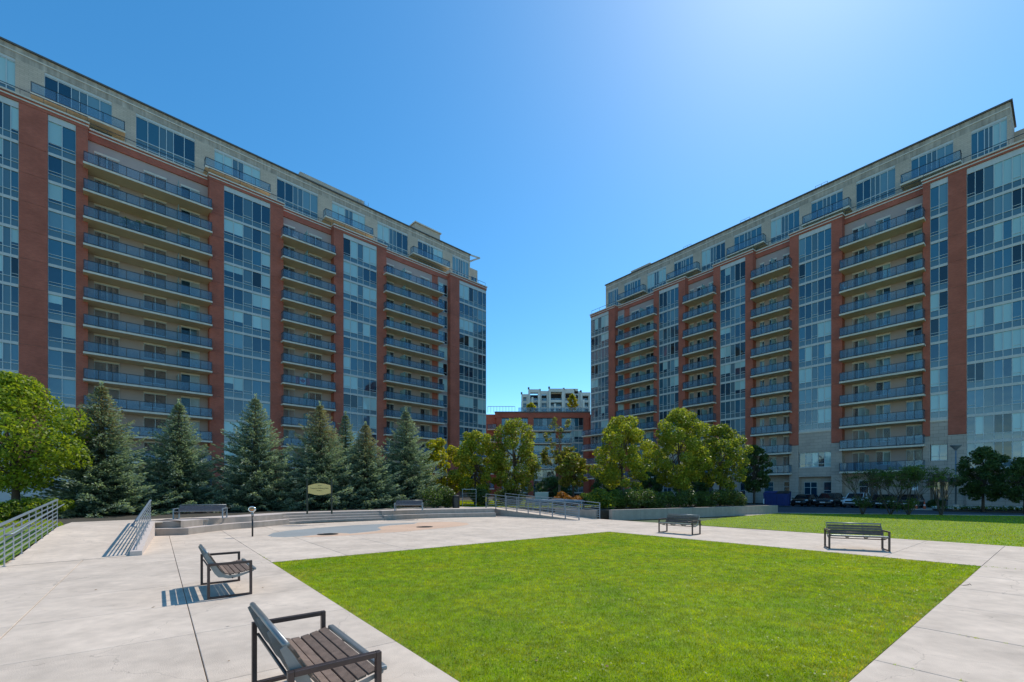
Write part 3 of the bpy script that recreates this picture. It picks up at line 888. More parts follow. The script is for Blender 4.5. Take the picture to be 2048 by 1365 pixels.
def balcony(b, x0, x1, y0, y1, z, npan, divider=None, H=1.05, soff='soffit', sides=True):
    """slab top at z; y0 is the outer edge"""
    W = x1 - x0
    def mk():
        mb = MB()
        mb.box(0, W, 0, y1 - y0, -.20, 0)
        mb.mat = 1
        mb.add([(0.03, .03, -.203), (W - .03, .03, -.203), (W - .03, y1 - y0, -.203), (.03, y1 - y0, -.203)], [(3, 2, 1, 0)])
        return mb.mesh('balcony', [M['slab'], M[soff]])
    s = bpy.data.objects.new('balcony', cached(('bal', round(W, 3), round(y1 - y0, 3), soff), mk))
    put(s, b.root, (x0, y0, z))
    dep = (y1 - y0) * .62
    def mkr():
        mb = MB()
        i = .06
        mb.box(i, W - i, i - .025, i + .025, H - .03, H + .02)
        mb.box(i, W - i, i - .02, i + .02, .07, .11)
        for k in range(npan + 1):
            x = i + (W - 2 * i) * k / npan
            mb.box(x - .02, x + .02, i - .02, i + .02, 0, H - .03)
        if sides:
            for x in (i, W - i):
                mb.box(x - .025, x + .025, i + .025, dep, H - .03, H + .02)
                mb.box(x - .02, x + .02, dep - .02, dep + .02, 0, H)
        return mb.mesh('railing', [M['rail']])
    put(bpy.data.objects.new('railing', cached(('rail', round(W, 3), npan, round(dep, 3), sides), mkr)), s)
    pw = (W - .12) / npan - .06
    gm = cached(('gp', round(pw, 3)), lambda: MB().box(0, pw, 0, .012, .12, H - .04).mesh('glass_panel', [M['balc_glass']]))
    for k in range(npan):
        put(bpy.data.objects.new('glass_panel', gm), s, (.06 + (W - .12) * k / npan + .03, .055, 0))
    if sides:
        sm_ = cached(('sg', round(dep, 3)), lambda: MB().box(0, .012, .1, dep - .03, .12, H - .04).mesh('glass_panel', [M['balc_glass']]))
        for x in (.055, W - .067):
            put(bpy.data.objects.new('glass_panel', sm_), s, (x, 0, 0))
    for dv in (divider or []):
        x = W * dv
        dm = cached(('dv', round(y1 - y0, 3)), lambda: MB().box(0, .03, .35, y1 - y0, 0.05, 1.95).mesh('privacy_screen', [M['screen']]))
        put(bpy.data.objects.new('privacy_screen', dm), s, (x, 0, 0))
    return s

REC = 1.05      # recess of the balcony walls behind the projecting bays
OUT = 0.9      # slabs stand out this far in front of the bays

def parapet_rail(b, x0, x1, y, z):
    mb = MB(); n = max(2, int((x1 - x0) / 1.5))
    mb.box(x0, x1, y - .02, y + .02, z + .75, z + .80)
    for k in range(n + 1):
        x = x0 + (x1 - x0) * k / n
        mb.box(x - .015, x + .015, y - .015, y + .015, z, z + .75)
    b.part('parapet_railing', mb, M['rail'])

def penthouse(b, spans, off_, zc, zslab, zwt, zroof, xa, xb, depth):
    """spans: (px0, px1, kind, slabpx0, slabpx1)"""
    s0, s1 = b.s_(xa, off_), b.s_(xb, off_)
    rs = []
    xs = s0
    solid = MB()
    for px0, px1, kind, b0, b1 in spans:
        a, c = b.s_(px0, off_), b.s_(px1, off_)
        if a > xs + .02: solid.box(xs, a, off_, off_ + .35, zc - .6, zwt)
        xs = c
        rs.append((a, c, kind, b0, b1))
    if s1 > xs + .02: solid.box(xs, s1, off_, off_ + .35, zc - .6, zwt)
    b.part('parapet_wall', MB().box(s0, s1, off_, off_ + .35, zwt + .001, zroof), M['weathered'])
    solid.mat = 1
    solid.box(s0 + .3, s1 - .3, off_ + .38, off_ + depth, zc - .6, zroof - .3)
    solid.mat = 0
    solid.box(s0, s0 + .3, off_ + .351, off_ + depth, zc - .6, zroof)
    solid.box(s1 - .3, s1, off_ + .351, off_ + depth, zc - .6, zroof)
    b.part('penthouse_wall', solid, [M['buff'], M['void']])
    cap = MB().box(s0 - .15, s1 + .15, off_ - .16, off_ + depth, zroof + .001, zroof + .16)
    cap.mat = 1
    cap.box(s0 - .02, s1 + .02, off_ - .05, off_ - .001, zroof - .62, zroof - .50)
    b.part('roof_cap', cap, [M['darktrim'], M['trim']])
    for a, c, kind, b0, b1 in rs:
        W = c - a
        z0 = zc - .1; H = zwt - z0
        zm = zslab - z0
        def mk():
            mb = MB(); t = .06
            xs_ = [0, .19, .38, .5, .62, .81, 1]
            for f in xs_:
                x = W * f
                mb.box(max(0, x - t / 2), min(W, x + t / 2), -.05, .03, 0, H)
            for z in (0.03, zm - .08, zm + .7, H - .05 - .28, H - .03):
                mb.box(0, W, -.03, .028, z - .04, z + .04)
            return mb.mesh('window', [M['frame']])
        w = bpy.data.objects.new('window', mk())
        put(w, b.root, (a, off_ + .12, z0))
        fr_ = [0, .19, .38, .5, .62, .81, 1]
        L_, R_ = [random.choice([('pane_dark', 0), ('pane_blue', 0), ('pane_blind', .6), ('pane_blind', .85), ('pane_curtain', .9)]) for _ in (0, 1)]
        for i in range(6):
            xx0, xx1 = W * fr_[i] + .03, W * fr_[i + 1] - .03
            v = ('spandrel', 0) if i in (2, 3) else (L_ if i < 2 else R_)
            add_pane(b, w, xx0, zm + .7 if kind == 'w' else zm, xx1 - xx0, H - .36 - (zm + .7 if kind == 'w' else zm), *v)
            if kind == 'w': add_pane(b, w, xx0, zm, xx1 - xx0, .66, 'spandrel', 0, 'spandrel_panel')
            add_pane(b, w, xx0, .05, xx1 - xx0, zm - .12, 'spandrel', 0, 'spandrel_panel')
        b.part('window_head', MB().box(a, c, off_ + .05, off_ + .12, zwt - .28, zwt - .002), M['band'])
        if kind == 'b':
            x0, x1 = b.s_(b0, off_ - 1.5), b.s_(b1, off_ - 1.5)
            balcony(b, x0, x1, off_ - 1.5, off_, zslab, max(3, int((x1 - x0) / 1.6)))
    return s0, s1

def building(name, label, anchor_px, K, xv, depth, zones, kslab, ktop, kbase, khead, sspan, seed):
    """zones: (px0, px1, kind, info) left to right; plane through distance K/(|px-xv|)"""
    random.seed(seed)
    Y0 = K / abs(anchor_px - xv)
    O = Vector(((anchor_px - CX) / F * Y0, Y0))
    d = Vector(((xv - CX) / F, 1)).normalized()
    if xv < CX: d = -d
    root = thing(name, label, 'apartment building', (O.x, O.y, 0), math.atan2(d.y, d.x))
    b = Bld(root, O, (d.x, d.y))
    sl = [zk(k) for k in kslab]
    z_top = zk(ktop); z_head = zk(khead); z_base = zk(kbase)
    s0 = b.s_(zones[0][0]) if sspan[0] is None else sspan[0]
    s1 = b.s_(zones[-1][1]) if sspan[1] is None else sspan[1]
    # body behind everything
    core = MB()
    core.box(s0 + .01, s1 - .01, REC + .12, depth, 0, z_top - .35)
    b.part('core', core, M['stucco'])
    rw_ = MB().box(s0 + .3, s1 - .3, REC + .3, depth - .3, z_top - .349, z_top - .2)
    b.part('roof', rw_, M['roof'])
    return b, sl, z_top, z_head, z_base, s0, s1

def do_zones(b, zones, sl, z_top, z_head, z_base, ground=0.0):
    n = len(zones)
    for zi, (p0, p1, kind, info) in enumerate(zones):
        a = info.get('s0', None); c = info.get('s1', None)
        a = b.s_(p0) if a is None else a
        c = b.s_(p1) if c is None else c
        if kind == 'pier':
            pier(b, a, c, 0, REC + .1, z_base, z_top - .45, sl)
            if z_base > .5: pier(b, a - .004, c + .004, -.03, REC + .1, ground, z_base - .01, [ground + 1.5, sl[0]], 'stone', 'stone_pier')
        elif kind == 'curtain':
            y = .14
            cols = info['cols']
            levels = [z for z in sl if z > info.get('zmin', z_base) - .4] + [z_head - .35 + 0.0]
            zb = levels[0]
            for za, zb_ in zip(levels[:-1], levels[1:]):
                curtain_row(b, a + .01, c - .01, cols, za, zb_ + (0 if zb_ != levels[-1] else .14), y)
            mb = MB().box(a + .01, c - .01, y - .06, y + .05, z_head - .34, z_head + .25)
            b.part('window_head', mb, M['band'])
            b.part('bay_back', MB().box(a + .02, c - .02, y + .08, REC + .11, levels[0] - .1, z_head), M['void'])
            if levels[0] > 3:
                zt = levels[0] - .145
                wz = info.get('win')
                if wz:
                    wa, wb = zk(wz[0]), zk(wz[1]); og = zk(wz[2])
                    mb = MB()
                    b.part('stone_wall', mb.box(a + .005, c - .005, .05, REC, wb, zt), M['stone'])
                    b.part('stone_wall', MB().box(a + .005, c - .005, .05, REC, og, wa), M['stone'])
                    b.part('sill', MB().box(a + .006, c - .006, -.02, .05, zt - .18, zt - .001), M['trim'])
                    simple_window(b, a + .06, c - .06, wa + .03, wb - .03, .2, len(cols), transom=.45)
                    # ground floor lobby glazing deep in the opening
                    b.part('lobby_wall', MB().box(a + .005, c - .005, REC - .2, REC + .1, 0, og - .002), M['stone'])
                    simple_window(b, a + (c - a) * .12, a + (c - a) * .52, .1, 2.9, REC - .3, 2, [('pane_dark', 0)] * 2, name='glass_door', transom=2.1)
                    simple_window(b, a + (c - a) * .72, a + (c - a) * .97, .6, 2.9, REC - .3, 1, [('pane_dark', 0)], transom=1.2)
        elif kind == 'balc':
            yw = REC
            npn = info['n']
            side = MB()
            b.part('balcony_wall', MB().box(a, c, yw, yw + .11, 0, z_head - .2), M['stucco'])
            levels = sl + [z_head - .1]
            for li, z in enumerate(sl):
                ex = info.get('ex', .55)
                bx0, bx1 = b.s_(info.get('b0', p0), -OUT), b.s_(info.get('b1', p1), -OUT)
                balcony(b, bx0, bx1, -OUT, yw, z, npn, info.get('div'))
                top = levels[li + 1] - .2
                for (f0, f1, nm) in info['open']:
                    xa_, xb_ = a + (c - a) * f0, a + (c - a) * f1
                    if nm == 'd':
                        v = [('pane_dark', 0) if random.random() < .45 else pick(), ('pane_blind', .9) if random.random() < .35 else pick()]
                        simple_window(b, xa_, xb_, z + .05, z + 2.3, yw - .03, 2, v, name='patio_door')
                    else:
                        simple_window(b, xa_, xb_, z + .75, z + 2.3, yw - .03, 2)
                    b.part('lintel', MB().box(xa_ - .03, xb_ + .03, yw - .09, yw - .001, z + 2.335, z + 2.47), M['trim'])
            if info.get('ground'):
                gw = MB().box(a, c, yw - .05, yw - .001, 0, sl[0] - .25)
                b.part('ground_wall', gw, M['stone'])
                k = 0
                for f0, f1 in info['ground']:
                    xa_, xb_ = a + (c - a) * f0, a + (c - a) * f1
                    simple_window(b, xa_, xb_, .6, 3.0, yw - .08, 1 if (xb_ - xa_) < 1.4 else 2, transom=1.7)
        elif kind == 'wincol':
            b.part('window_back', MB().box(a, c, .9, REC + .1, 0, z_head), M['stucco'])
            for li, z in enumerate(sl[:-1]):
                simple_window(b, a + .1, c - .1, z + .35, z + 2.45, .85, 2 if c - a > 1.6 else 1, transom=.5)
            simple_window(b, a + .1, c - .1, sl[-1] + .35, sl[-1] + 2.45, .85, 2 if c - a > 1.6 else 1, transom=.5)
        elif kind == 'inner':
            pier(b, a, c, 1.0, REC + .1, 0, z_top - .45, sl)
    # brick head and cornice, stepping with the bays
    run = None; head = []; segs = []
    for (p0, p1, kind, info) in zones:
        a = info.get('s0'); c = info.get('s1')
        a = b.s_(p0) if a is None else a; c = b.s_(p1) if c is None else c
        f = kind in ('pier', 'curtain')
        if segs and segs[-1][2] == f: segs[-1][1] = c
        else: segs.append([a, c, f])
    for a, c, f in segs:
        y = -.03 if f else REC - .15
        if f:
            b.part('brick_parapet', MB().box(a, c, y, REC + .09, z_head + .251, z_top), M['brick'])
        else:
            b.part('brick_parapet', MB().box(a, c, y, REC + .09, z_head - .19, z_top - .0), M['brick'])
        cap = MB().box(a - .12 if f else a + .12, c + .12 if f else c - .12, y - .14, REC + .3, z_top + .001, z_top + .16)
        cap.box(a - .06 if f else a + .06, c + .06 if f else c - .06, y - .07, y - .001, z_top - .30, z_top - .18)
        b.part('cornice', cap, M['trim'])
        parapet_rail(b, a, c, y + .35, z_top + .16)
    return segs

# ---- right building
K_R, XV_R = 75237.0, 314.0
WIN = (1.05, 1.76, .61)
zonesR = [
    (1181, 1217, 'curtain', dict(cols=[1, .8, .8, .8, 1])),
    (1217, 1229.5, 'pier', {}),
    (1229.5, 1242, 'wincol', {}),
    (1242, 1252, 'inner', {}),
    (1252, 1307, 'balc', dict(n=6, b0=1231, b1=1308, open=[(.08, .36, 'd'), (.62, .92, 'd')], div=[.62], ground=[(.1, .4), (.6, .9)])),
    (1307, 1317.5, 'pier', {}),
    (1317.5, 1357, 'curtain', dict(cols=[1, 1, .8, 1, 1], win=WIN)),
    (1357, 1370, 'pier', {}),
    (1370, 1426.5, 'balc', dict(n=6, b0=1364.5, b1=1427, open=[(.06, .2, 'w'), (.32, .56, 'd'), (.74, .96, 'd')], div=[.6], ground=[(.1, .4), (.6, .9)])),
    (1426.5, 1440, 'pier', {}),
    (1440, 1490.5, 'curtain', dict(cols=[1, 1, .9, 1, 1], win=WIN)),
    (1490.5, 1505.5, 'pier', {}),
    (1505.5, 1579, 'balc', dict(n=7, b0=1500.5, b1=1579, open=[(.12, .24, 'w'), (.38, .58, 'd'), (.76, .96, 'd')], div=[.52], ground=[(.24, .50), (.78, .98)])),
    (1579, 1597, 'pier', {}),
    (1597, 1662.5, 'curtain', dict(cols=[1, 1, .9, 1, 1], win=WIN)),
    (1662.5, 1684, 'pier', {}),
    (1684, 1845.5, 'balc', dict(n=10, b0=1678, b1=1848, open=[(.11, .27, 'd'), (.42, .60, 'w'), (.79, .97, 'd')], div=[.32], ground=[(.2, .45)])),
    (1845.5, 1860, 'pier', {}),
    (1860, 1896, 'curtain', dict(cols=[1, 1], win=(1.15, 1.79, .45))),
    (1896, 1933, 'pier', {}),
    (1933, 2048, 'curtain', dict(cols=[1, 1, 1.15, 1, 1, 1, 1.15, 1, 1, 1], s1=None, zmin=-.5)),
]
Y0 = K_R / (1181 - XV_R)
bR, slR, ztR, zhR, zbR, s0R, s1R = building('apartment_building', 'tall red brick block on the right with three visible balcony stacks beside the parked cars', 1181, K_R, XV_R, 22, zonesR,
        [.8 + i for i in range(11)], 12.36, 2.13, 12.1, (0.0, 64.0), 3)
bR.root['label'] = 'tall red brick apartment block on the right behind the parked cars'
s_end = 64.0
zonesR[-1][3]['s1'] = bR.s_(2048) + 2.4
zonesR.append((2100, 2200, 'pier', dict(s0=bR.s_(2048) + 2.4, s1=s_end)))
# the widest bay reaches almost to the ground
def right_bay():
    pass
segR = do_zones(bR, zonesR, slR, ztR, zhR, zbR)
PO = 2.6
spR = [(1216, 1236, 'w', 0, 0), (1248, 1281, 'b', 1233.8, 1286.5), (1294, 1332, 'w', 0, 0), (1347.5, 1386, 'b', 1332, 1394), (1403, 1450, 'w', 0, 0),
       (1468, 1523, 'b', 1452, 1527), (1541, 1598.5, 'w', 0, 0), (1622, 1685.5, 'b', 1603.5, 1698.5), (1712, 1790.5, 'w', 0, 0), (1822, 1906.5, 'b', 1800, 1922), (1942, 2014, 'w', 0, 0)]
zroofR = bR.z_(1679, 359, PO)
zslabR = bR.z_(1800, 369, PO - 1.5)
zwtR = bR.z_(1712, (180 + 590 / 3.102) - 8, PO)
penthouse(bR, spR, PO, zk(12.36), zslabR, zroofR - 1.25, zroofR, 1211.5, 2021, 5.4)
sA = bR.s_(2021, PO)
pb = MB().box(bR.s_(1212, PO) + 2, s_end, PO + 5.3, 20, zk(12.3), zroofR - .5)
bR.part('penthouse_wall', pb, M['buff'])
b3 = MB().box(bR.s_(1262, PO + 3), bR.s_(1300, PO + 3), PO + 3, PO + 8, zroofR - .2, bR.z_(1290, 530, PO + 3))
bR.part('roof_box', b3, M['buff'])
for k in (1366, 1480, 1630):
    x = bR.s_(k, 3.2)
    mb = MB()
    for dx in (0, .7, 1.4): mb.tube([(x + dx, 3.3, zroofR + .1), (x + dx, 3.3, zroofR + .9)], .025, 5)
    mb.tube([(x, 3.3, zroofR + .9), (x + 1.4, 3.3, zroofR + .9)], .025, 5)
    bR.part('roof_hatch_rail', mb, M['galv'])
# end balconies on the far gable
for z in slR[:-1]:
    mb = MB().box(-1.0, -.001, 3.0, 8.0, z - .2, z)
    mb.mat = 1; mb.box(-1.0, -.96, 3.0, 8.0, z + 1.0, z + 1.05); mb.mat = 2; mb.box(-.98, -.97, 3, 8, z, z + 1)
    bR.part('end_balcony', mb, [M['slab'], M['rail'], M['balc_glass']])
# stone foot of the widest bay
a_ = bR.s_(1933)
bR.part('stone_wall', MB().box(a_ + .01, s_end - .5, -.3, REC, 0, zk(.8) - 2.75 - .1), M['stone'])

# ---- left building
K_L, XV_L = 81856.0, 1960.0
zonesL = [
    (-120, 37.5, 'curtain', dict(cols=[1, 1, 1.1, 1, 1, 1, 1.1, 1, 1])),
    (37.5, 95.5, 'pier', {}),
    (95.5, 152, 'curtain', dict(cols=[1, 1])),
    (152, 176, 'pier', {}),
    (176, 419, 'balc', dict(n=10, b0=166, b1=425, open=[(.045, .235, 'd'), (.43, .62, 'w'), (.75, .92, 'd')], div=[.71])),
    (419, 448, 'pier', {}),
    (448, 541, 'curtain', dict(cols=[1, 1, 1, 1, 1])),
    (541, 567, 'pier', {}),
    (567, 668, 'balc', dict(n=7, b0=566, b1=672, open=[(.03, .26, 'd'), (.54, .80, 'd')], div=[.46])),
    (668, 687, 'pier', {}),
    (687, 754, 'curtain', dict(cols=[1, 1, .8, 1, 1])),
    (754, 773, 'pier', {}),
    (773, 871, 'balc', dict(n=8, b0=772.5, b1=889, open=[(.05, .2, 'd'), (.4, .55, 'w'), (.74, .94, 'd')], div=[.32])),
    (871, 882, 'inner', {}),
    (882, 901, 'wincol', {}),
    (901, 919, 'pier', {}),
    (919, 973, 'curtain', dict(cols=[1, 1, .9, 1, 1, .8])),
]
bL, slL, ztL, zhL, zbL, s0L, s1L = building('apartment_building', 'tall red brick apartment block on the left behind the row of spruces', 973, K_L, XV_L, 22, zonesL,
        [.1 + i for i in range(13)], 13.7, .0, 13.4, (None, None), 5)
segL = do_zones(bL, zonesL, slL, ztL, zhL, .6)
spL = [(-70, 30.5, 'w', 0, 0), (89, 224, 'b', 60, 251), (272, 390, 'w', 0, 0), (429, 521, 'b', 410.5, 542), (554, 636, 'w', 0, 0), (664.5, 730.5, 'b', 651, 747.5),
       (755, 816, 'w', 0, 0), (836, 886, 'b', 826.5, 901), (905, 938, 'w', 0, 0)]
zroofL = bL.z_(482, 300, PO)
zslabL = bL.z_(60, 183, PO - 1.5)
penthouse(bL, spL, PO, zk(13.7), zslabL, zroofL - 1.25, zroofL, -100, 940, 12)
bL.part('penthouse_wall', MB().box(bL.s_(940, PO), bL.s_(955, PO + 2), PO + 2, 14, zk(13.5), bL.z_(955, 542, PO + 2)), M['buff'])
simple_window(bL, bL.s_(942, PO + 2), bL.s_(953, PO + 2), zk(13.75), bL.z_(950, 556, PO + 2), PO + 1.95, 2)
# roof boxes and canopy arm
bL.part('roof_box', MB().box(bL.s_(600, PO + 2), bL.s_(728, PO + 2), PO + 2, PO + 9, zroofL - .2, bL.z_(604, 345, PO + 2)), M['buff'])
bL.part('roof_box', MB().box(bL.s_(831, PO + 1.5), bL.s_(880, PO + 1.5), PO + 1.5, PO + 8, zroofL - .2, bL.z_(840, 450, PO + 1.5)), M['buff'])
bL.part('roof_box_cap', MB().box(bL.s_(831, PO + 1.5) - .2, bL.s_(880, PO + 1.5) + .2, PO + 1.3, PO + 8.2, bL.z_(840, 450, PO + 1.5), bL.z_(840, 450, PO + 1.5) + .2), M['trim'])
xe = bL.s_(940, PO)
arm = MB()
arm.bar((xe, PO, zroofL + .05), (xe + 1.9, PO - .6, zroofL - .1), .2, .2)
arm.bar((xe + 1.9, PO - .6, zroofL - .1), (xe + .1, PO + 6, zroofL + .05), .2, .2)
arm.bar((xe, PO, zroofL - 1.3), (xe + 1.9, PO - .6, zroofL - .1), .12, .12)
bL.part('canopy_arm', arm, M['band'])
x = bL.s_(716, PO + 1)
mb = MB()
for dx in (0, .6, 1.2, 1.8): mb.tube([(x + dx, PO + 1.2, zroofL + .1), (x + dx, PO + 1.2, zroofL + 1.4 + .3 * (dx > .5))], .03, 5)
mb.tube([(x, PO + 1.2, zroofL + 1.2), (x + 1.8, PO + 1.2, zroofL + 1.2)], .025, 5)
bL.part('roof_rail', mb, M['galv'])
xe = bL.s_(973)
for z in slL[:-1]:
    mb = MB().box(xe + .001, xe + 1.0, 1.5, 6, z - .2, z)
    mb.mat = 1; mb.box(xe + .96, xe + 1.0, 1.5, 6.0, z + 1.0, z + 1.05); mb.box(xe, xe + 1, 1.5, 1.54, z + 1.0, z + 1.05)
    mb.box(xe + .96, xe + 1, 1.5, 1.54, z, z + 1)
    mb.mat = 2; mb.box(xe + .97, xe + .98, 1.5, 6, z, z + 1); mb.box(xe + .02, xe + .96, 1.515, 1.525, z, z + 1)
    bL.part('end_balcony', mb, [M['slab'], M['rail'], M['balc_glass']])
# low corner balconies
for z in slL[:3]:
    balcony(bL, bL.s_(922), bL.s_(973) + .6, -1.5, -.08, z, 4)
for z in slR[:4]:
    balcony(bR, -1.0, bR.s_(1217) - .1, -1.5, -.08, z, 3)
for b in (bL, bR):
    for var, mb_ in b.extra.items():
        o = mb_.build('remaining_panes', M[var], b.root)
        o['kind'] = 'stuff'

# podium wall of the left building behind the big leafy tree
pod = MB().box(bL.s_(-120), bL.s_(160), -5.5, -.1, 0, 4.2)
bL.part('podium', pod, M['white'])

# flag on a balcony of the left building
zf = zk(5.1)
fx = bL.s_(592, -OUT)
flag = thing('flag', 'red and white maple leaf flag hung on a left block balcony rail', 'flag', tuple(Vector((bL.O.x, bL.O.y, 0)) + Vector((bL.ex.x * fx + bL.ey.x * (-OUT + .12), bL.ex.y * fx + bL.ey.y * (-OUT + .12), zf + .12))), bL.root.rotation_euler.z)
MB().box(0, .5, 0, .01, 0, .9).build('red_bar', M['red'], flag)
MB().box(1.3, 1.8, 0, .01, 0, .9).build('red_bar', M['red'], flag)
MB().box(.501, 1.299, 0, .01, 0, .9).build('white_field', M['flagwhite'], flag)
lf = [(0, .42), (.07, .28), (.16, .32), (.13, .12), (.25, .22), (.29, .15), (.40, .17), (.36, .05), (.42, 0), (.2, -.18), (.22, -.26), (.02, -.23), (.02, -.4)]
pts = lf + [(-x, y) for x, y in lf[::-1][:-1]]
mb = MB(); n = len(pts)
mb.add([(.9 + x * .8, -.006, .45 + y * .9) for x, y in pts] + [(.9 + x * .8, -.001, .45 + y * .9) for x, y in pts], [tuple(range(n)), tuple(range(n, 2 * n))[::-1]])
mb.build('maple_leaf', M['red'], flag)

# ---- middle building and distant tower
def mid_building():
    Y = 98.0
    x0 = at_x(973, Y); x1 = at_x(1183, Y)
    root = thing('apartment_building', 'lower red brick apartment block filling the gap between the two tall ones', 'apartment building', (x0, Y, 0), 0)
    W = x1 - x0
    b = Bld(root, (x0, Y), (1, 0))
    def X(px): return at_x(px, Y) - x0
    def Z(py): return EYE + (HY - py) * Y / F
    zt = Z(826)
    b.part('wall', MB().box(-6, W + 10, 1.0, 16, 0, zt - .2), M['brick'])
    cols = [(1003, 1056, [1, 1, 1, 1, 1, 1]), (1067, 1112, [1, 1, .8, 1, 1]), (1123, 1167, [1, 1, .8, 1, 1])]
    for px0, px1 in ((993, 1003), (1056, 1067), (1112, 1123), (1167, 1178)):
        b.part('brick_pier', MB().box(X(px0), X(px1), 0, 1.0, 0, zt), M['brick'])
    b.part('brick_parapet', MB().box(X(990), X(1180), -.05, 1.0, Z(836), zt), M['brick'])
    b.part('cornice', MB().box(X(990) - .1, X(1180) + .1, -.2, 1.1, zt + .001, zt + .25), M['darktrim'])
    for f in range(6):
        zt_ = Z(836) - f * STO
        for px0, px1, cc in cols:
            curtain_row(b, X(px0) + .05, X(px1) - .05, cc, zt_ - STO, zt_, .3)
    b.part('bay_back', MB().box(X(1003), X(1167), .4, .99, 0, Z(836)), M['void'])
    for f in range(1, 5):
        z = Z(863) - (f - 1) * STO
        balcony(b, X(1050), X(1142), -1.4, .2, z, 7)
        balcony(b, X(975), X(993), -.6, .9, Z(859) - (f - 1) * STO, 2)
    # roof terrace glass rail
    mb = MB(); mb.box(X(1037), X(1178), .5, .54, zt + 1.15, zt + 1.22)
    for k in range(15):
        x = X(1037) + (X(1178) - X(1037)) * k / 14; mb.box(x - .03, x + .03, .5, .54, zt + .2, zt + 1.15)
    for k in range(10):
        x = X(975) + (X(1030) - X(975)) * k / 9; mb.box(x - .03, x + .03, .9, .94, zt + .2, zt + 1.6)
    mb.box(X(975), X(1030), .9, .94, zt + 1.5, zt + 1.6)
    b.part('roof_railing', mb, M['galv'])
    for k in range(12):
        x = X(1037) + (X(1178) - X(1037)) * k / 12
        mb = MB().box(x + .05, x + (X(1178) - X(1037)) / 12 - .05, .51, .525, zt + .25, zt + 1.14)
        b.part('glass_panel', mb, M['balc_glass'])
def at_x(px, Y): return (px - CX) / F * Y
mid_building()

def far_tower():
    Y = 210.0
    x0 = at_x(1043, Y)
    def X(px): return at_x(px, Y) - x0
    def Z(py): return EYE + (HY - py) * Y / F
    root = thing('office_tower', 'distant pale concrete tower with dark recessed balconies above the middle block', 'tower', (x0, Y, 0), 0)
    b = Bld(root, (x0, Y), (1, 0))
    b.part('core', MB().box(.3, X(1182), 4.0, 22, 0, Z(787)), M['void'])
    tops = [(1043, 1057, 786, 3), (1057, 1080, 778, 1), (1080, 1098, 780, 2.4), (1098, 1128, 777, .6), (1128, 1150, 778, 2.2), (1150, 1162, 780, 3), (1162, 1182, 784, 1.2)]
    for p0, p1, ty, y in tops:
        mb = MB()
        w = X(p1) - X(p0)
        mb.box(X(p0), X(p0) + .9, y, 4.0, 0, Z(ty)); mb.box(X(p1) - .9, X(p1) - .01, y, 4.0, 0, Z(ty))
        mb.box(X(p0) + .9, X(p1) - .9, y, 4.0, Z(ty + 6.5), Z(ty))
        mb.box(X(p0) + .9, X(p1) - .9, y + .4, 4.0, Z(802) - .5, Z(802) + .6)
        mb.box(X(p0) + .9, X(p1) - .9, y + .4, 4.0, Z(815) - .5, Z(815) + .6)
        b.part('concrete_bay', mb, M['white'])
        for zz in (Z(801), Z(813), Z(826)):
            simple_window(b, X(p0) + 1.0, X(p1) - 1.0, zz - 1.8, zz + 1.6, 3.4, 2, [('pane_dark', 0), ('pane_blue', 0)])
        b.part('finial', MB().box(X(p0) - .3, X(p0) + .5, y - .3, y + .6, Z(ty) + .001, Z(ty) + .9), M['darktrim'])
    for px, yy in ((1063, 795), (1076, 795), (1108, 808), (1165, 800)):
        b.part('buttress', MB().box(X(px), X(px) + .9, -.6, .6, 0, Z(yy)), M['white'])
    b.part('roof_cap', MB().box(X(1100), X(1158), 3, 16, Z(785), Z(775)), M['trim'])
far_tower()

# ------------------------------------------------------------------ vegetation
M['leaf_pear'] = leaf_mat('pear_leaves', (0.15, 0.21, 0.02), (0.36, 0.36, 0.05), .48)
M['leaf_maple'] = leaf_mat('maple_leaves', (0.12, 0.20, 0.015), (0.34, 0.38, 0.035), .5)
M['leaf_yellow'] = leaf_mat('yellow_leaves', (0.18, 0.22, 0.012), (0.48, 0.40, 0.02), .5)
M['leaf_brown'] = leaf_mat('browning_leaves', (0.15, 0.16, 0.03), (0.30, 0.22, 0.06), .4)
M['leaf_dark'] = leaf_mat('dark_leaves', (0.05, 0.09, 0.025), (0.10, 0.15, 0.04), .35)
M['leaf_shrub'] = leaf_mat('shrub_leaves', (0.06, 0.12, 0.015), (0.17, 0.24, 0.05), .4)
M['leaf_orange'] = leaf_mat('orange_leaves', (0.28, 0.10, 0.015), (0.36, 0.17, 0.02), .35)
M['leaf_hedge'] = leaf_mat('hedge_leaves', (0.04, 0.08, 0.02), (0.12, 0.15, 0.05), .3)
M['needle'] = leaf_mat('spruce_needles', (0.055, 0.105, 0.075), (0.42, 0.52, 0.40), .32, .5, .5)  # pale tip colour: lighter new growth plus highlights put into the tint
M['cones'] = leaf_mat('spruce_cones', (0.34, 0.25, 0.13), (0.30, 0.30, 0.16), .2, .7, .2)

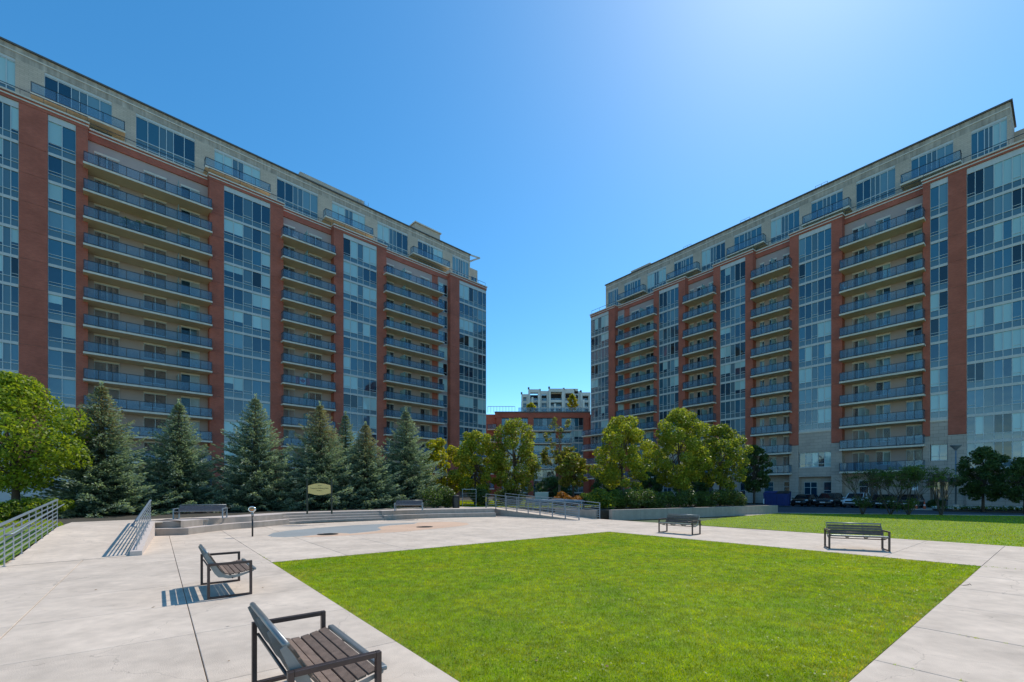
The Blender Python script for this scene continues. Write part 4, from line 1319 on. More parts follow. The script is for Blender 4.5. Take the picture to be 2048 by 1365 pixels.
def leaf_cloud(centers, radii, n, size, mats, seed, flat=.8, weights=None, shell=.55, mixmat=None):
    rg = np.random.default_rng(seed)
    C = np.array(centers); Rr = np.array(radii)
    w = (Rr.prod(1) ** .66) if Rr.ndim == 2 else Rr ** 2
    w = w / w.sum()
    idx = rg.choice(len(C), n, p=w)
    d = rg.normal(size=(n, 3)); d /= np.linalg.norm(d, axis=1)[:, None]
    r = shell + (1 - shell) * rg.uniform(0, 1, n) ** .6
    r *= rg.uniform(.85, 1.12, n)
    rad = Rr[idx] if Rr.ndim == 2 else Rr[idx][:, None] * np.array([1, 1, flat])
    P = C[idx] + d * r[:, None] * rad
    # leaf frame
    nrm = rg.normal(size=(n, 3)) * .8 + d * .5 + np.array([0, 0, .5]); nrm /= np.linalg.norm(nrm, axis=1)[:, None]
    t = np.cross(nrm, rg.normal(size=(n, 3))); t /= np.linalg.norm(t, axis=1)[:, None]
    bt = np.cross(nrm, t)
    s = size * rg.uniform(.6, 1.35, n)
    a = t * s[:, None] * .5; b = bt * s[:, None] * .33
    q = np.stack([P - a, P + b, P + a, P - b], 1)
    tint = np.clip(rg.normal(.45, .28, n) + (P[:, 2] - P[:, 2].mean()) * .0, 0, 1)
    midx = None
    if mixmat is not None:
        midx = (rg.uniform(0, 1, n) < mixmat).astype(int)
    return np_quads('crown', q, mats, midx, 4, tint)

def limbs(mb, base, h, tops, r0, seed, zf=(.3, .6)):
    rg = random.Random(seed)
    for tpt in tops:
        z0 = h * rg.uniform(*zf)
        p0 = Vector((0, 0, z0)); p2 = Vector(tpt)
        p1 = p0.lerp(p2, .5) + Vector((0, 0, -.12 * (p2 - p0).length * rg.uniform(0, 1)))
        mb.tube([p0, p1, p2], [r0 * .5, r0 * .3, r0 * .1], 5, caps=False)

def tree(name, label, x, y, h, w, z0, leafmats, seed, cat='tree', group=None, shape='oval', n=9000, size=.2, c0=.22, trunk=.09, base=T, nb=46, mixmat=None, trunkmat='bark', lean=0):
    rg = random.Random(seed)
    root = thing(name, label, cat, (x, y, base), 0, group)
    cs, rs = [], []
    H = h - base
    zc0 = H * c0
    for i in range(nb):
        f = (i + rg.random()) / nb
        zz = zc0 + (H - zc0) * f
        if shape == 'oval': prof = math.sin(math.pi * min(1, (f * .86 + .12))) ** .7
        elif shape == 'pear': prof = math.sqrt(max(.05, 1 - ((f - .38) / .66) ** 2))
        else: prof = 1 - .9 * f
        R0 = w / 2 * prof
        br = w * rg.uniform(.085, .165) * (.75 + .25 * prof)
        a = i * 2.399 + rg.uniform(-.4, .4)
        rr = max(0, R0 - br * .7) * rg.uniform(.5, 1.18)
        cs.append((rr * math.cos(a) + lean * f, rr * math.sin(a), min(zz, H - br * .6))); rs.append(br)
    me = leaf_cloud(cs, rs, n, size, [M[m] for m in leafmats], seed, .8, mixmat=mixmat)
    put(bpy.data.objects.new('crown', me), root)
    mb = MB(); mb.smooth = True
    mb.tube([(0, 0, -.1), (.03, .02, H * .25), (lean * .3, 0, H * .55), (lean * .7, 0, H * .85)], [trunk * 1.25, trunk, trunk * .65, trunk * .15], 8)
    mb.build('trunk', M[trunkmat], root)
    lb = MB(); limbs(lb, (0, 0, 0), H, [c for c in cs if rg.random() < .6], trunk, seed)
    lb.build('branches', M[trunkmat], root)
    return root

def spruce_mesh(seed, H, W, cones=.0):
    rg = np.random.default_rng(seed)
    Q, TI, MI = [], [], []
    twigs = MB()
    nlev = 30
    for li in range(nlev):
        f = (li + .2) / nlev
        z = H * (0.03 + .95 * f)
        Rm = W / 2 * (1 - f) ** .96 * (1 + .13 * np.sin(li * 1.9 + seed)) + .03
        nbr = int(10 + 7 * (1 - f))
        for bi in range(nbr):
            a = 2 * np.pi * (bi + rg.uniform(-.3, .3)) / nbr + li * .7
            L = Rm * rg.uniform(.66, 1.18)
            el0 = -.12 + .55 * f + rg.uniform(-.08, .08)
            ca, sa = np.cos(a), np.sin(a)
            zb = z + rg.uniform(-.12, .12) * H / nlev * 2
            m = max(5, int(L / .085))
            t = np.linspace(.12, 1, m)
            rr = L * t
            zz = zb + rr * np.tan(el0) * .8 - .13 * L * t * (1 - t) * 2.2 + .05 * L * t ** 3
            width = (.20 + .30 * L * .35) * np.sin(np.pi * np.clip(t * .8 + .12, 0, 1))
            ns = 9
            for k in range(ns):
                off_ = rg.uniform(-1, 1, m)
                u = off_ * width
                px = rr * ca - u * sa; py = rr * sa + u * ca; pz = zz - np.abs(off_) * width * .28 + rg.uniform(-.05, .04, m)
                P = np.stack([px, py, pz], 1)
                # spray direction: outward and splayed
                dirv = np.stack([ca - off_ * sa * .9, sa + off_ * ca * .9, .10 + rg.normal(0, .28, m)], 1)
                dirv /= np.linalg.norm(dirv, axis=1)[:, None]
                s = rg.uniform(.12, .24, m) * (1 - .35 * f)
                nr = rg.normal(size=(m, 3)) * .6 + np.array([0, 0, 1.0])
                sd = np.cross(dirv, nr); sd /= np.linalg.norm(sd, axis=1)[:, None]
                wv = sd * (s * .17)[:, None]
                tip = P + dirv * s[:, None]; mid = P + dirv * (s * .45)[:, None]
                Q.append(np.stack([P, mid + wv, tip, mid - wv], 1))
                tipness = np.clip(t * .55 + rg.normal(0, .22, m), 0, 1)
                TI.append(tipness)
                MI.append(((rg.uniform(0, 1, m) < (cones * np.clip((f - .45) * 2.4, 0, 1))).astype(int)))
    # leader
    m = 60
    zz = H * (.93 + .08 * rg.uniform(0, 1, m)); a = rg.uniform(0, 2 * np.pi, m)
    P = np.stack([.02 * np.cos(a), .02 * np.sin(a), zz], 1)
    dirv = np.stack([np.cos(a), np.sin(a), np.full(m, .9)], 1); dirv /= np.linalg.norm(dirv, axis=1)[:, None]
    sd = np.cross(dirv, np.array([0, 0, 1.0])); sd /= np.linalg.norm(sd, axis=1)[:, None]
    s = .16
    Q.append(np.stack([P, P + dirv * s * .5 + sd * .03, P + dirv * s, P + dirv * s * .5 - sd * .03], 1)); TI.append(np.full(m, .6)); MI.append(np.zeros(m, int))
    return np_quads('needles', np.concatenate(Q), [M['needle'], M['cones']], np.concatenate(MI), 4, np.concatenate(TI))

SPR = {}
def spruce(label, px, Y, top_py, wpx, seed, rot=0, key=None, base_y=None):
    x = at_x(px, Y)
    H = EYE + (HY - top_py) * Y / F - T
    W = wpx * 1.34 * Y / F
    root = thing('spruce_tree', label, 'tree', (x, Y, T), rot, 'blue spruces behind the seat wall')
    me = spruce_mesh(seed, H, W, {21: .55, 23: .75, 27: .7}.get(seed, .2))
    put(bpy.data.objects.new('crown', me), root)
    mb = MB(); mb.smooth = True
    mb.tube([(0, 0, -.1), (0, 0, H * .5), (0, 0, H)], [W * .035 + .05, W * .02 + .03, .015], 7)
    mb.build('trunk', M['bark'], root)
spruce('blue spruce with tan tip, leftmost of the row, behind the left ramp', 203, 24.0, 766, 178, 21)
spruce('blue spruce just behind the long terrace bench', 358, 27.0, 803, 140, 22)
spruce('broad green spruce behind the post with the oval head', 511, 29.5, 792, 160, 24)
spruce('tallest tan topped spruce behind the cream sign', 640, 32.0, 806, 150, 23)
spruce('thin topped spruce right behind the cream park sign', 731, 33.5, 846, 118, 27)
spruce('small pointed spruce behind the others between two of them', 691, 37.5, 826, 96, 28)
spruce('blue grey spruce at the right end of the row by the small bench', 812, 36.5, 818, 132, 29)

tree('maple_tree', 'broad leafy green maple at the far left beside the ramp railing', at_x(30, 21), 21, 7.3, 5.3, T, ['leaf_maple'], 41, n=19000, size=.15, c0=.22, trunk=.13, nb=60, shape='oval')
# yellowing tree behind the last spruce, pears in the middle
tree('yellowing_tree', 'small yellowing tree just right of the last spruce', at_x(882, 41), 41, 6.6, 4.6, T, ['leaf_yellow'], 43, n=9000, size=.2, c0=.08, nb=34)
tree('pear_tree', 'round green pear tree standing behind the left end of the right ramp', at_x(950, 39), 39, 7.0, 4.3, T, ['leaf_pear', 'leaf_yellow'], 44, n=11000, size=.19, c0=.18, shape='pear', mixmat=.25)
tree('pear_tree', 'taller green pear tree in front of the lower brick block', at_x(1030, 40), 40, 8.2, 4.8, T, ['leaf_pear', 'leaf_brown'], 45, n=12000, size=.19, c0=.2, shape='pear', mixmat=.2)
def sparse_tree():
    x, y = at_x(1118, 42), 42
    root = thing('sparse_tree', 'half bare tree with browning leaves in front of the lower block', 'tree', (x, y, T))
    rg = random.Random(5)
    mb = MB(); tips = []
    mb.tube([(0, 0, -.1), (.05, 0, 2.2), (0, 0, 4.5), (.1, 0, 7.6)], [.15, .12, .08, .02], 7)
    tr = bpy.data.objects.new('trunk', mb.mesh('trunk', M['bark_grey'])); put(tr, root)
    lb = MB()
    def grow(p, d, l, r, lev):
        q = p + d * l
        lb.tube([p, q], [r, r * .6], 4, caps=False)
        tips.append(q)
        if lev == 0: return
        for _ in range(3):
            nd = (d + Vector((rg.uniform(-.6, .6), rg.uniform(-.6, .6), rg.uniform(-.1, .5)))).normalized()
            grow(q, nd, l * rg.uniform(.55, .8), r * .55, lev - 1)
    for i in range(15):
        a = i * 2.4; z = 1.7 + i * .38
        grow(Vector((0, 0, z)), Vector((math.cos(a), math.sin(a), rg.uniform(.7, 1.3))).normalized(), 1.15 - i * .04, .035, 3)
    put(bpy.data.objects.new('branches', lb.mesh('branches', M['bark_grey'])), root)
    low = [t for t in tips if (t.z < 5.2 and (t.x > -.3 or rg.random() < .4)) or rg.random() < .06]
    me = leaf_cloud([tuple(t) for t in low], [.26] * len(low), 6500, .17, [M['leaf_brown'], M['leaf_pear']], 9, .9, shell=.1, mixmat=.35)
    put(bpy.data.objects.new('crown', me), root)
sparse_tree()
tree('browning_tree', 'low browning green tree right of the half bare one', at_x(1146, 40), 40, 5.2, 3.0, T, ['leaf_pear', 'leaf_brown'], 46, n=6500, size=.19, c0=.38, mixmat=.5)
tree('pear_tree', 'open crowned yellow green pear tree above the big shrubs', at_x(1243, 35), 35, 7.6, 4.6, T, ['leaf_pear', 'leaf_yellow'], 47, n=12000, size=.18, c0=.22, shape='pear', mixmat=.2, nb=44)
tree('pear_tree', 'tallest full crowned pear tree above the clipped hedge', at_x(1357, 37), 37, 8.55, 5.6, T, ['leaf_pear'], 48, n=17000, size=.18, c0=.2, shape='oval', nb=44)
tree('pear_tree', 'rounded pear tree at the right end of the hedge', at_x(1440, 38), 38, 7.45, 4.5, T, ['leaf_pear', 'leaf_dark'], 49, n=12000, size=.18, c0=.24, shape='oval', mixmat=.25)
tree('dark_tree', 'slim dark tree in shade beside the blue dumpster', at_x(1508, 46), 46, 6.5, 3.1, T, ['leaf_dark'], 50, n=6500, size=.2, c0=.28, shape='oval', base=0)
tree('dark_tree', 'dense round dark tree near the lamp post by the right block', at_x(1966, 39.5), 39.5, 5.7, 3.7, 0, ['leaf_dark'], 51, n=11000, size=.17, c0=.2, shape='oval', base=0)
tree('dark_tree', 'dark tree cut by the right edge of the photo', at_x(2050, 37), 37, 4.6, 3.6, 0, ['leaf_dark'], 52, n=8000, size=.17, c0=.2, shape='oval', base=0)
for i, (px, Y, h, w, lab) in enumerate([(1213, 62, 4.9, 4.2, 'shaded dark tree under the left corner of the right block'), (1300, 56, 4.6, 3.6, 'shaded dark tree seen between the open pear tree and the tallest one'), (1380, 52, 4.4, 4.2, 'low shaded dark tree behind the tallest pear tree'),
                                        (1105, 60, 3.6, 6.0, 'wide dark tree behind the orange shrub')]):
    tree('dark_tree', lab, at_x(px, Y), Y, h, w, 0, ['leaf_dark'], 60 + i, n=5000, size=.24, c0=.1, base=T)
# roof trees far behind
for i, (px, w, h, lab) in enumerate([(1062, 2.3, 21.6, 'small pale tree on the roof terrace, left one'), (1145, 2.4, 23.6, 'taller yellow green tree on the roof terrace of the lower block')]):
    tree('roof_tree', lab, at_x(px, 101), 101, h, w, 0, ['leaf_yellow'], 70 + i, n=1500, size=.35, c0=.25, base=EYE + (HY - 826) * 98 / F, trunk=.06)

def shrub(label, x, y, w, h, leaf, seed, n=3500, size=.13, base=T, group=None, d=None, name='shrub', box=False):
    rg = random.Random(seed)
    root = thing(name, label, 'hedge' if name == 'hedge' else 'shrub', (x, y, base), 0, group)
    cs, rs = [], []
    for i in range(12 + int(w * 4)):
        a = rg.uniform(0, 6.28); r = math.sqrt(rg.random()) * w * .36
        z = h * rg.uniform(.2, .72) * (1 - .5 * (r / (w * .5)) ** 2)
        cs.append((r * math.cos(a), r * math.sin(a) * (d or 1), z)); rs.append(h * rg.uniform(.2, .3))
    me = leaf_cloud(cs, rs, n, size, [M[l] for l in (leaf if isinstance(leaf, list) else [leaf])], seed, .9, mixmat=.3 if isinstance(leaf, list) else None)
    put(bpy.data.objects.new('foliage', me), root)
    st_ = MB()
    for k in range(7):
        a = k * .9; st_.tube([(.05 * math.cos(a), .05 * math.sin(a), 0), (w * .25 * math.cos(a), w * .25 * math.sin(a), h * .6)], [.025, .01], 4)
    st_.build('stems', M['bark'], root)
    return root
shrub('big rounded shrub in front of the open pear tree, left one', at_x(1207, 31.5), 31.8, 2.4, 1.75, ['leaf_shrub', 'leaf_yellow'], 81, n=6500, size=.12)
shrub('big rounded shrub at the left end of the retaining wall', at_x(1250, 31.5), 31.9, 2.2, 1.55, 'leaf_shrub', 82, n=6000, size=.12)
shrub('tall rounded green shrub where the clipped hedge begins', at_x(1288, 33), 33.2, 2.3, 2.0, 'leaf_shrub', 83, n=7000, size=.12)
shrub('orange brown rounded shrub behind the right ramp', at_x(1133, 36.5), 36.5, 2.6, 1.35, 'leaf_orange', 84, n=6000, size=.12)
shrub('pale green shrub right of the orange one', at_x(1172, 38), 38, 1.5, 1.3, 'leaf_shrub', 85, n=3000)
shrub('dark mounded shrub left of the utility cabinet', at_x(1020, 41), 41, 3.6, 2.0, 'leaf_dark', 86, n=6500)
shrub('dark shrub behind the small terrace bench', at_x(875, 33.5), 33.5, 2.8, 1.9, ['leaf_hedge', 'leaf_shrub'], 87, n=6500, size=.12)
shrub('dark upright shrub by the far end of the right ramp', at_x(957, 37), 37, 1.7, 1.8, 'leaf_hedge', 88, n=4000)
shrub('yellow green bush under the far left maple', at_x(28, 19.6), 19.6, 2.2, 1.05, ['leaf_shrub', 'leaf_maple'], 89, n=6500, size=.10)
shrub('sunlit bush between the far left maple and the ramp railing', at_x(88, 20.6), 20.6, 2.2, 1.2, ['leaf_maple', 'leaf_shrub'], 90, n=6500, size=.10)
shrub('low bush cut by the left edge of the photo', at_x(-25, 19), 19, 1.8, 1.0, 'leaf_maple', 91, n=4000, size=.10)
shrub('bright low bush seen through the gap between the first two spruces', at_x(292, 27), 27, 2.0, 1.3, 'leaf_maple', 92, n=3500, size=.11)

# clipped hedge: a boxy volume of leaves
def hedge():
    a = WA + wn2 * 1.5 + wd.normalized() * 2.4; b_ = WB + wn2 * 2.3 - wd.normalized() * 1.4
    d = b_ - a
    root = thing('hedge', 'long dark green clipped hedge above the retaining wall', 'hedge', (a.x, a.y, T), math.atan2(d.y, d.x))
    rg = random.Random(4)
    cs, rs = [], []
    Lh = d.length
    for i in range(220):
        x = rg.uniform(0, Lh)
        cs.append((x, rg.uniform(-.5, .9), rg.uniform(.25, 1.0) + .12 * math.sin(x * 1.3))); rs.append((.42, .42, .36))
    me = leaf_cloud(cs, rs, 30000, .12, [M['leaf_hedge'], M['leaf_shrub']], 12, 1, shell=.5, mixmat=.3)
    put(bpy.data.objects.new('foliage', me), root)
    st_ = MB()
    for k in range(30):
        x = Lh * k / 30; st_.tube([(x, 0, 0), (x + rg.uniform(-.3, .3), .1, .8)], [.03, .01], 4)
    st_.build('stems', M['bark'], root)
hedge()

def multistem(label, px, Y, h, w, leafs, seed, n, lowclump=True, bare=False):
    rg = random.Random(seed)
    root = thing('multi_stem_shrub', label, 'shrub', (at_x(px, Y), Y, 0), 0, 'multi stemmed shrubs along the road edge of the second lawn')
    st_ = MB(); tips = []
    def grow(p, d, l, r, lev):
        q = p + d * l; m = p.lerp(q, .5) + Vector((rg.uniform(-.04, .04), rg.uniform(-.04, .04), 0))
        st_.tube([p, m, q], [r, r * .85, r * .7], 5, caps=False); tips.append(q)
        if lev == 0: return
        for _ in range(3):
            nd = (d + Vector((rg.uniform(-.55, .55), rg.uniform(-.55, .55), rg.uniform(-.1, .3)))).normalized()
            grow(q, nd, l * rg.uniform(.6, .8), r * .6, lev - 1)
    for k in range(6):
        a = k * 1.05 + rg.uniform(-.3, .3); s = .35 * w / 2
        grow(Vector((.06 * math.cos(a), .06 * math.sin(a), 0)), Vector((s * math.cos(a), s * math.sin(a), 1)).normalized(), h * .40, .032, 3)
    st_.build('stems', M['bark'], root)
    cs = [tuple(t) for t in tips if t.z > h * .55 and not bare] + [tuple(t) for t in tips if bare and rg.random() < .1]
    rs = [(.24, .24, .13)] * len(cs)
    if lowclump:
        for k in range(14):
            a = rg.uniform(0, 6.28); r = rg.uniform(0, w * .28); cs.append((r * math.cos(a), r * math.sin(a), rg.uniform(.45, 1.25))); rs.append((.34, .34, .3))
    if cs:
        put(bpy.data.objects.new('foliage', leaf_cloud(cs, rs, n, .10, [M[l] for l in leafs], seed, 1, shell=.2)), root)
multistem('mostly bare multi stemmed shrub in front of the white car', 1725, 34.6, 3.3, 2.2, ['leaf_dark'], 101, 1800, True, True)
multistem('bushy multi stemmed shrub with the widest base right of the white car', 1781, 34.3, 3.5, 2.6, ['leaf_dark'], 102, 5000)
multistem('multi stemmed shrub with a flat green crown before the parking sign', 1817, 34.0, 3.6, 2.6, ['leaf_shrub'], 103, 5000)
multistem('thin bare multi stemmed shrub between the cone and the lamp post', 1882, 33.6, 3.3, 1.2, ['leaf_dark'], 104, 500, False, True)

# flower bed on the right
fb = [(39.2, 41.0), (47.8, 36.5), (60, 28), (62, 31), (49.6, 40.5), (41.5, 44.0)]
bed2 = MB().prism(fb, -.14, 0.02); tag(bed2.build('flower_bed', M['mulch']), kind='structure')
x, y = scatter(fb, lambda x, y: np.full(len(x), 90.), 90.)
pts = np.stack([x, y, np.full(len(x), .02)], 1)
q = np.repeat(pts[:, None, :], 4, 1) + RNG.normal(0, .07, (len(x), 4, 3)) + np.array([0, 0, .22])
sel = RNG.uniform(0, 1, len(x))
M['petal'] = mat('white_petals', (0.75, 0.75, 0.70), .6, 0, 1)
o = bpy.data.objects.new('flowers', np_quads('flowers', q, [M['leaf_shrub'], M['petal']], (sel < .35).astype(int), 4, RNG.uniform(0, 1, len(x)))); put(o)
tag(o, 'bed of small white flowers in front of the right block', 'flowers', kind='stuff')

# weeds in the joints of the walk at the lower right
pp = []
for (qa, pa, qb, pb_) in ((8.2, .9, 8.2, -1.6), (16.05, 1.3, 16.05, .2), (2.35, 13.3, 2.35, 15), (6.26, 1.2, 6.26, -.4)):
    for _ in range(26):
        f = random.random() ** 1.5; x, y = qp(qa + (qb - qa) * f + random.uniform(-.01, .01), pa + (pb_ - pa) * f)
        cl = random.randint(1, 8) if random.random() < .3 else 1
        for _k in range(cl * 2): pp.append((x + random.gauss(0, .012), y + random.gauss(0, .012), -.005))
vv = blades(np.array(pp), .028, .008)
o = bpy.data.objects.new('weeds', np_quads('weeds', vv, [M['grass']], None, 3, RNG.uniform(.2, 1, len(pp)))); put(o)
tag(o, 'tiny weeds growing in the joints between the concrete slabs', 'weeds', kind='stuff')

# clover-like broad leaves through the near lawn
x, y = scatter(lawn1, lambda x, y: np.clip(900 / np.maximum(y, 3) ** 1.0, 30, 300), 300)
k = (np.sin(x * 1.7 + 1) * np.sin(y * 1.3 + x * .6) > .0) | (RNG.uniform(0, 1, len(x)) < .25)
x, y = x[k], y[k]
P = np.stack([x, y, RNG.uniform(.008, .03, len(x))], 1)
a = RNG.uniform(0, 6.28, len(x)); s = RNG.uniform(.008, .018, len(x))
tv = np.stack([np.cos(a), np.sin(a), RNG.uniform(-.4, .4, len(x))], 1) * s[:, None]; bv = np.stack([-np.sin(a), np.cos(a), RNG.uniform(-.4, .4, len(x))], 1) * s[:, None] * .8
o = bpy.data.objects.new('clover', np_quads('clover', np.stack([P - tv, P - bv, P + tv, P + bv], 1), [M['leaf_maple']], None, 4, RNG.uniform(0, 1, len(x)))); put(o)
tag(o, 'clover leaves scattered through the square lawn', 'clover', kind='stuff')

def on_b(b, px, off_, k):
    s = b.s_(px, off_); p = b.O + b.ex * s + b.ey * off_
    return (p.x, p.y, zk(k) + .003)
t = thing('planter', 'row of green plants on a high balcony of the left block', 'planter', on_b(bL, 245, -.5, 10.1), bL.root.rotation_euler.z)
MB().box(0, 3.2, 0, .35, 0, .4).build('box', M['bark'], t)
put(bpy.data.objects.new('foliage', leaf_cloud([(x_ * .32, .15, .85 + .2 * math.sin(x_ * 2.)) for x_ in range(11)], [.36] * 11, 1800, .14, [M['leaf_shrub']], 77, 1.2, shell=.2)), t)
def chair(b, px, k, label, m_, rot=0.0):
    t = thing('patio_chair', label, 'chair', on_b(b, px, -.35, k), b.root.rotation_euler.z + rot, 'chairs on the balconies')
    MB().box(-.25, .25, -.22, .22, .40, .44).build('seat', m_, t)
    mb = MB(); mb.bar((-.22, .22, .44), (-.22, .34, .95), .04, .04); mb.bar((.22, .22, .44), (.22, .34, .95), .04, .04)
    for q in range(4): mb.bar((-.22, .245 + q * .03, .55 + q * .12), (.22, .245 + q * .03, .55 + q * .12), .02, .06)
    mb.build('backrest', m_, t)
    for sx in (-1, 1):
        for sy in (-1, 1): MB().box(sx * .22 - .02, sx * .22 + .02, sy * .19 - .02, sy * .19 + .02, 0, .399).build('leg', m_, t)
chair(bL, 866, 11.1, 'white chair on the second highest balcony of the far stack of the left block', M['wht'], .3)
chair(bL, 592, 12.1, 'white chair on the top balcony of the middle stack of the left block', M['wht'], 1.2)
chair(bR, 1712, 10.8, 'dark chair on the top balcony of the widest right stack', M['black'], .5)
chair(bR, 1692, 9.8 - 1, 'white chair on the third highest balcony of the widest right stack', M['wht'], 2.)
chair(bR, 1800, 1.8, 'dark chair on the second lowest balcony of the widest right stack', M['black'], 2.4)

# ------------------------------------------------------------------ benches
PROF = [(0.0, .80), (.045, .73), (.095, .64), (.145, .55), (.19, .47), (.245, .41), (.32, .38), (.42, .382), (.53, .40), (.63, .425), (.72, .445)]
def prof_at(t):
    """t in 0..1 along the curved side profile; returns point, tangent"""
    pts = [Vector(p) for p in PROF]
    ls = [0]
    for a, b in zip(pts[:-1], pts[1:]): ls.append(ls[-1] + (b - a).length)
    s = t * ls[-1]
    for i in range(len(pts) - 1):
        if s <= ls[i + 1] + 1e-9:
            f = (s - ls[i]) / (ls[i + 1] - ls[i]); return pts[i].lerp(pts[i + 1], f), (pts[i + 1] - pts[i]).normalized()
    return pts[-1], (pts[-1] - pts[-2]).normalized()

def make_bench(L=1.5, label='', fm='bench_frame', wm='wood'):
    root = thing('park_bench', label, 'bench')
    h = .616; D = .68; s = .042
    for sx in (-1, 1):
        x = sx * L / 2
        mb = MB()
        w = .026
        mb.box(x - w, x + w, 0, s, 0.0, h)
        mb.box(x - w, x + w, D - s, D, 0.0, h)
        mb.box(x - w, x + w, s + .0005, D - s - .0005, h - s, h)
        mb.box(x - w, x + w, s + .0005, D - s - .0005, 0.0, s * .8)
        mb.build('end_frame', M[fm], root, bevel=.004)
    xi = L / 2 - .035
    n = len(PROF)
    inn = []; outp = []
    for i in range(41):
        p, tg = prof_at(i / 40)
        nr = Vector((tg.y, -tg.x))      # points back / down
        if nr.y > 0 and nr.x > 0: nr = -nr
        nr = Vector((-abs(tg.y), -abs(tg.x)))
        th = (.075 if i < 20 else .045) * math.sin(math.pi * min(1, max(0, i / 40 * .92 + .06))) ** .5 + .015
        inn.append(p + nr * .004); outp.append(p + nr * th)
    poly = inn + outp[::-1]
    for k, x in enumerate([-xi, -xi / 3, xi / 3, xi]):
        t = .006
        mb = MB(); m_ = len(poly)
        vs_ = [(x - t, p.x, p.y) for p in poly] + [(x + t, p.x, p.y) for p in poly]
        fs = []
        for i in range(40):
            a, b_, c, d = i, i + 1, m_ - 2 - i, m_ - 1 - i
            fs.append((a, b_, c, d)[::-1]); fs.append((a + m_, b_ + m_, c + m_, d + m_))
        for i in range(m_): fs.append((i, (i + 1) % m_, (i + 1) % m_ + m_, i + m_))
        mb.add(vs_, fs); mb.build('side_rib', M['bench_rib'], root)
        # inner spine flange that carries the slats
    # slats: back 4, seat 5
    def slat(t0, t1, nm, m_, th=.022):
        p0, tg0 = prof_at(t0); p1, tg1 = prof_at(t1)
        tg = (p1 - p0).normalized(); nr = Vector((tg.y, -tg.x)); nr = Vector((abs(tg.y), abs(tg.x)))
        q = [p0 + nr * .003, p1 + nr * .003, p1 + nr * (th + .003), p0 + nr * (th + .003)]
        mb = MB(); x = xi - .012
        vs_ = [(-x, a.x, a.y) for a in q] + [(x, a.x, a.y) for a in q]
        mb.add(vs_, [(3, 2, 1, 0), (4, 5, 6, 7), (0, 1, 5, 4), (1, 2, 6, 5), (2, 3, 7, 6), (3, 0, 4, 7)])
        return mb.build(nm, m_, root, bevel=.004)
    for i in range(4):
        slat(.075 + i * .094, .075 + i * .094 + .078, 'back_slat', M[wm])
    for i in range(5):
        slat(.50 + i * .091, .50 + i * .091 + .078, 'seat_slat', M['wood'])
    # rolled top rail and front nose
    mb = MB(); mb.smooth = True
    mb.tube([(-xi, .0, .797), (xi, .0, .797)], .024, 12); mb.build('top_rail', M['bench_rib'], root)
    mb = MB(); mb.box(-xi, xi, .695, .755, .428, .470); mb.build('front_rail', M['bench_rib'], root, bevel=.014)
    mb = MB(); mb.smooth = True
    for (yy, zz) in ((.03, .50), (.36, .33)):
        mb.tube([(-L / 2 + .026, yy + .02, zz), (L / 2 - .026, yy + .02, zz)], .014, 8)
    mb.build('cross_tube', M['bench_frame'], root)
    return root
def place(root, cx, cy, fx, fy, z=0.0, sc=1.0):
    root.location = (cx, cy, z)
    root.rotation_euler = (0, 0, math.atan2(fy, fx) - math.pi / 2)
    root.scale = (sc, sc, sc)
bench = make_bench(1.5, 'nearest steel and wood bench at the bottom edge, seen from behind')
bench['group'] = 'steel and wood benches round the lawn'
place(bench, -2.05, 3.72, .7817, .6237)
def more(label, *a, **k):
    c = copy_tree(bench); c['label'] = label; place(c, *a, **k); return c
more('second bench from the bottom, seen side on with its shadow on the slabs', -5.74, 8.28, .7817, .6237)
b3_ = more('bench across the lawn, left one of the two on the far path', 7.56, 19.65, -.77, -.64)
b3_.scale = (1.04, 1, 1)
b4_ = more('bench on the path in front of the second lawn, facing the camera', 11.2, 14.62, -.42, -.907)
b4_.scale = (1.02, 1, 1)
lb_ = make_bench(1.95, 'long low bench on the terrace in front of the spruces', 'galv', 'slate')
lb_['group'] = 'benches on the terrace'
place(lb_, at_x(407, 21.2), 21.2, .30, -.954, T); lb_.scale = (1, 1, .78)
c = copy_tree(lb_); c['label'] = 'small far bench on the terrace left of the right ramp'
place(c, at_x(819, 28.9), 28.9, .12, -.993, T); c.scale = (.88, 1, .82)

# ------------------------------------------------------------------ small things on the plaza
# spray post with oval head
x, y = gp(505, 1073.5)
t = thing('spray_post', 'thin black post with an oval bronze head on the plaza', 'post', (x, y, 0))
mb = MB(); mb.smooth = True; mb.tube([(0, 0, 0), (0, 0, .82)], .032, 14); mb.build('pole', M['black'], t)
mb = MB(); mb.smooth = True; mb.tube([(0, 0, .82), (0, 0, 1.0)], .045, 14); mb.build('collar', M['bench_rib'], t)
mb = MB(); mb.smooth = True
ring = [(.135 * math.cos(a), -.03, 1.11 + .098 * math.sin(a)) for a in [i * math.pi / 12 for i in range(25)]]
mb.tube(ring, .027, 8, caps=False); mb.build('ring', M['chrome'], t)
mb = MB(); mb.smooth = True
vs_ = []; fs = []
for i in range(7):
    r = math.sin(i / 6 * math.pi / 2); zz = math.cos(i / 6 * math.pi / 2)
    for k in range(20):
        a = 2 * math.pi * k / 20; vs_.append((.118 * r * math.cos(a), -.02 - .05 * zz, 1.11 + .085 * r * math.sin(a)))
for i in range(6):
    for k in range(20): fs.append((i * 20 + k, i * 20 + (k + 1) % 20, (i + 1) * 20 + (k + 1) % 20, (i + 1) * 20 + k))
mb.add(vs_, fs); mb.build('bronze_dome', M['bronze'], t)

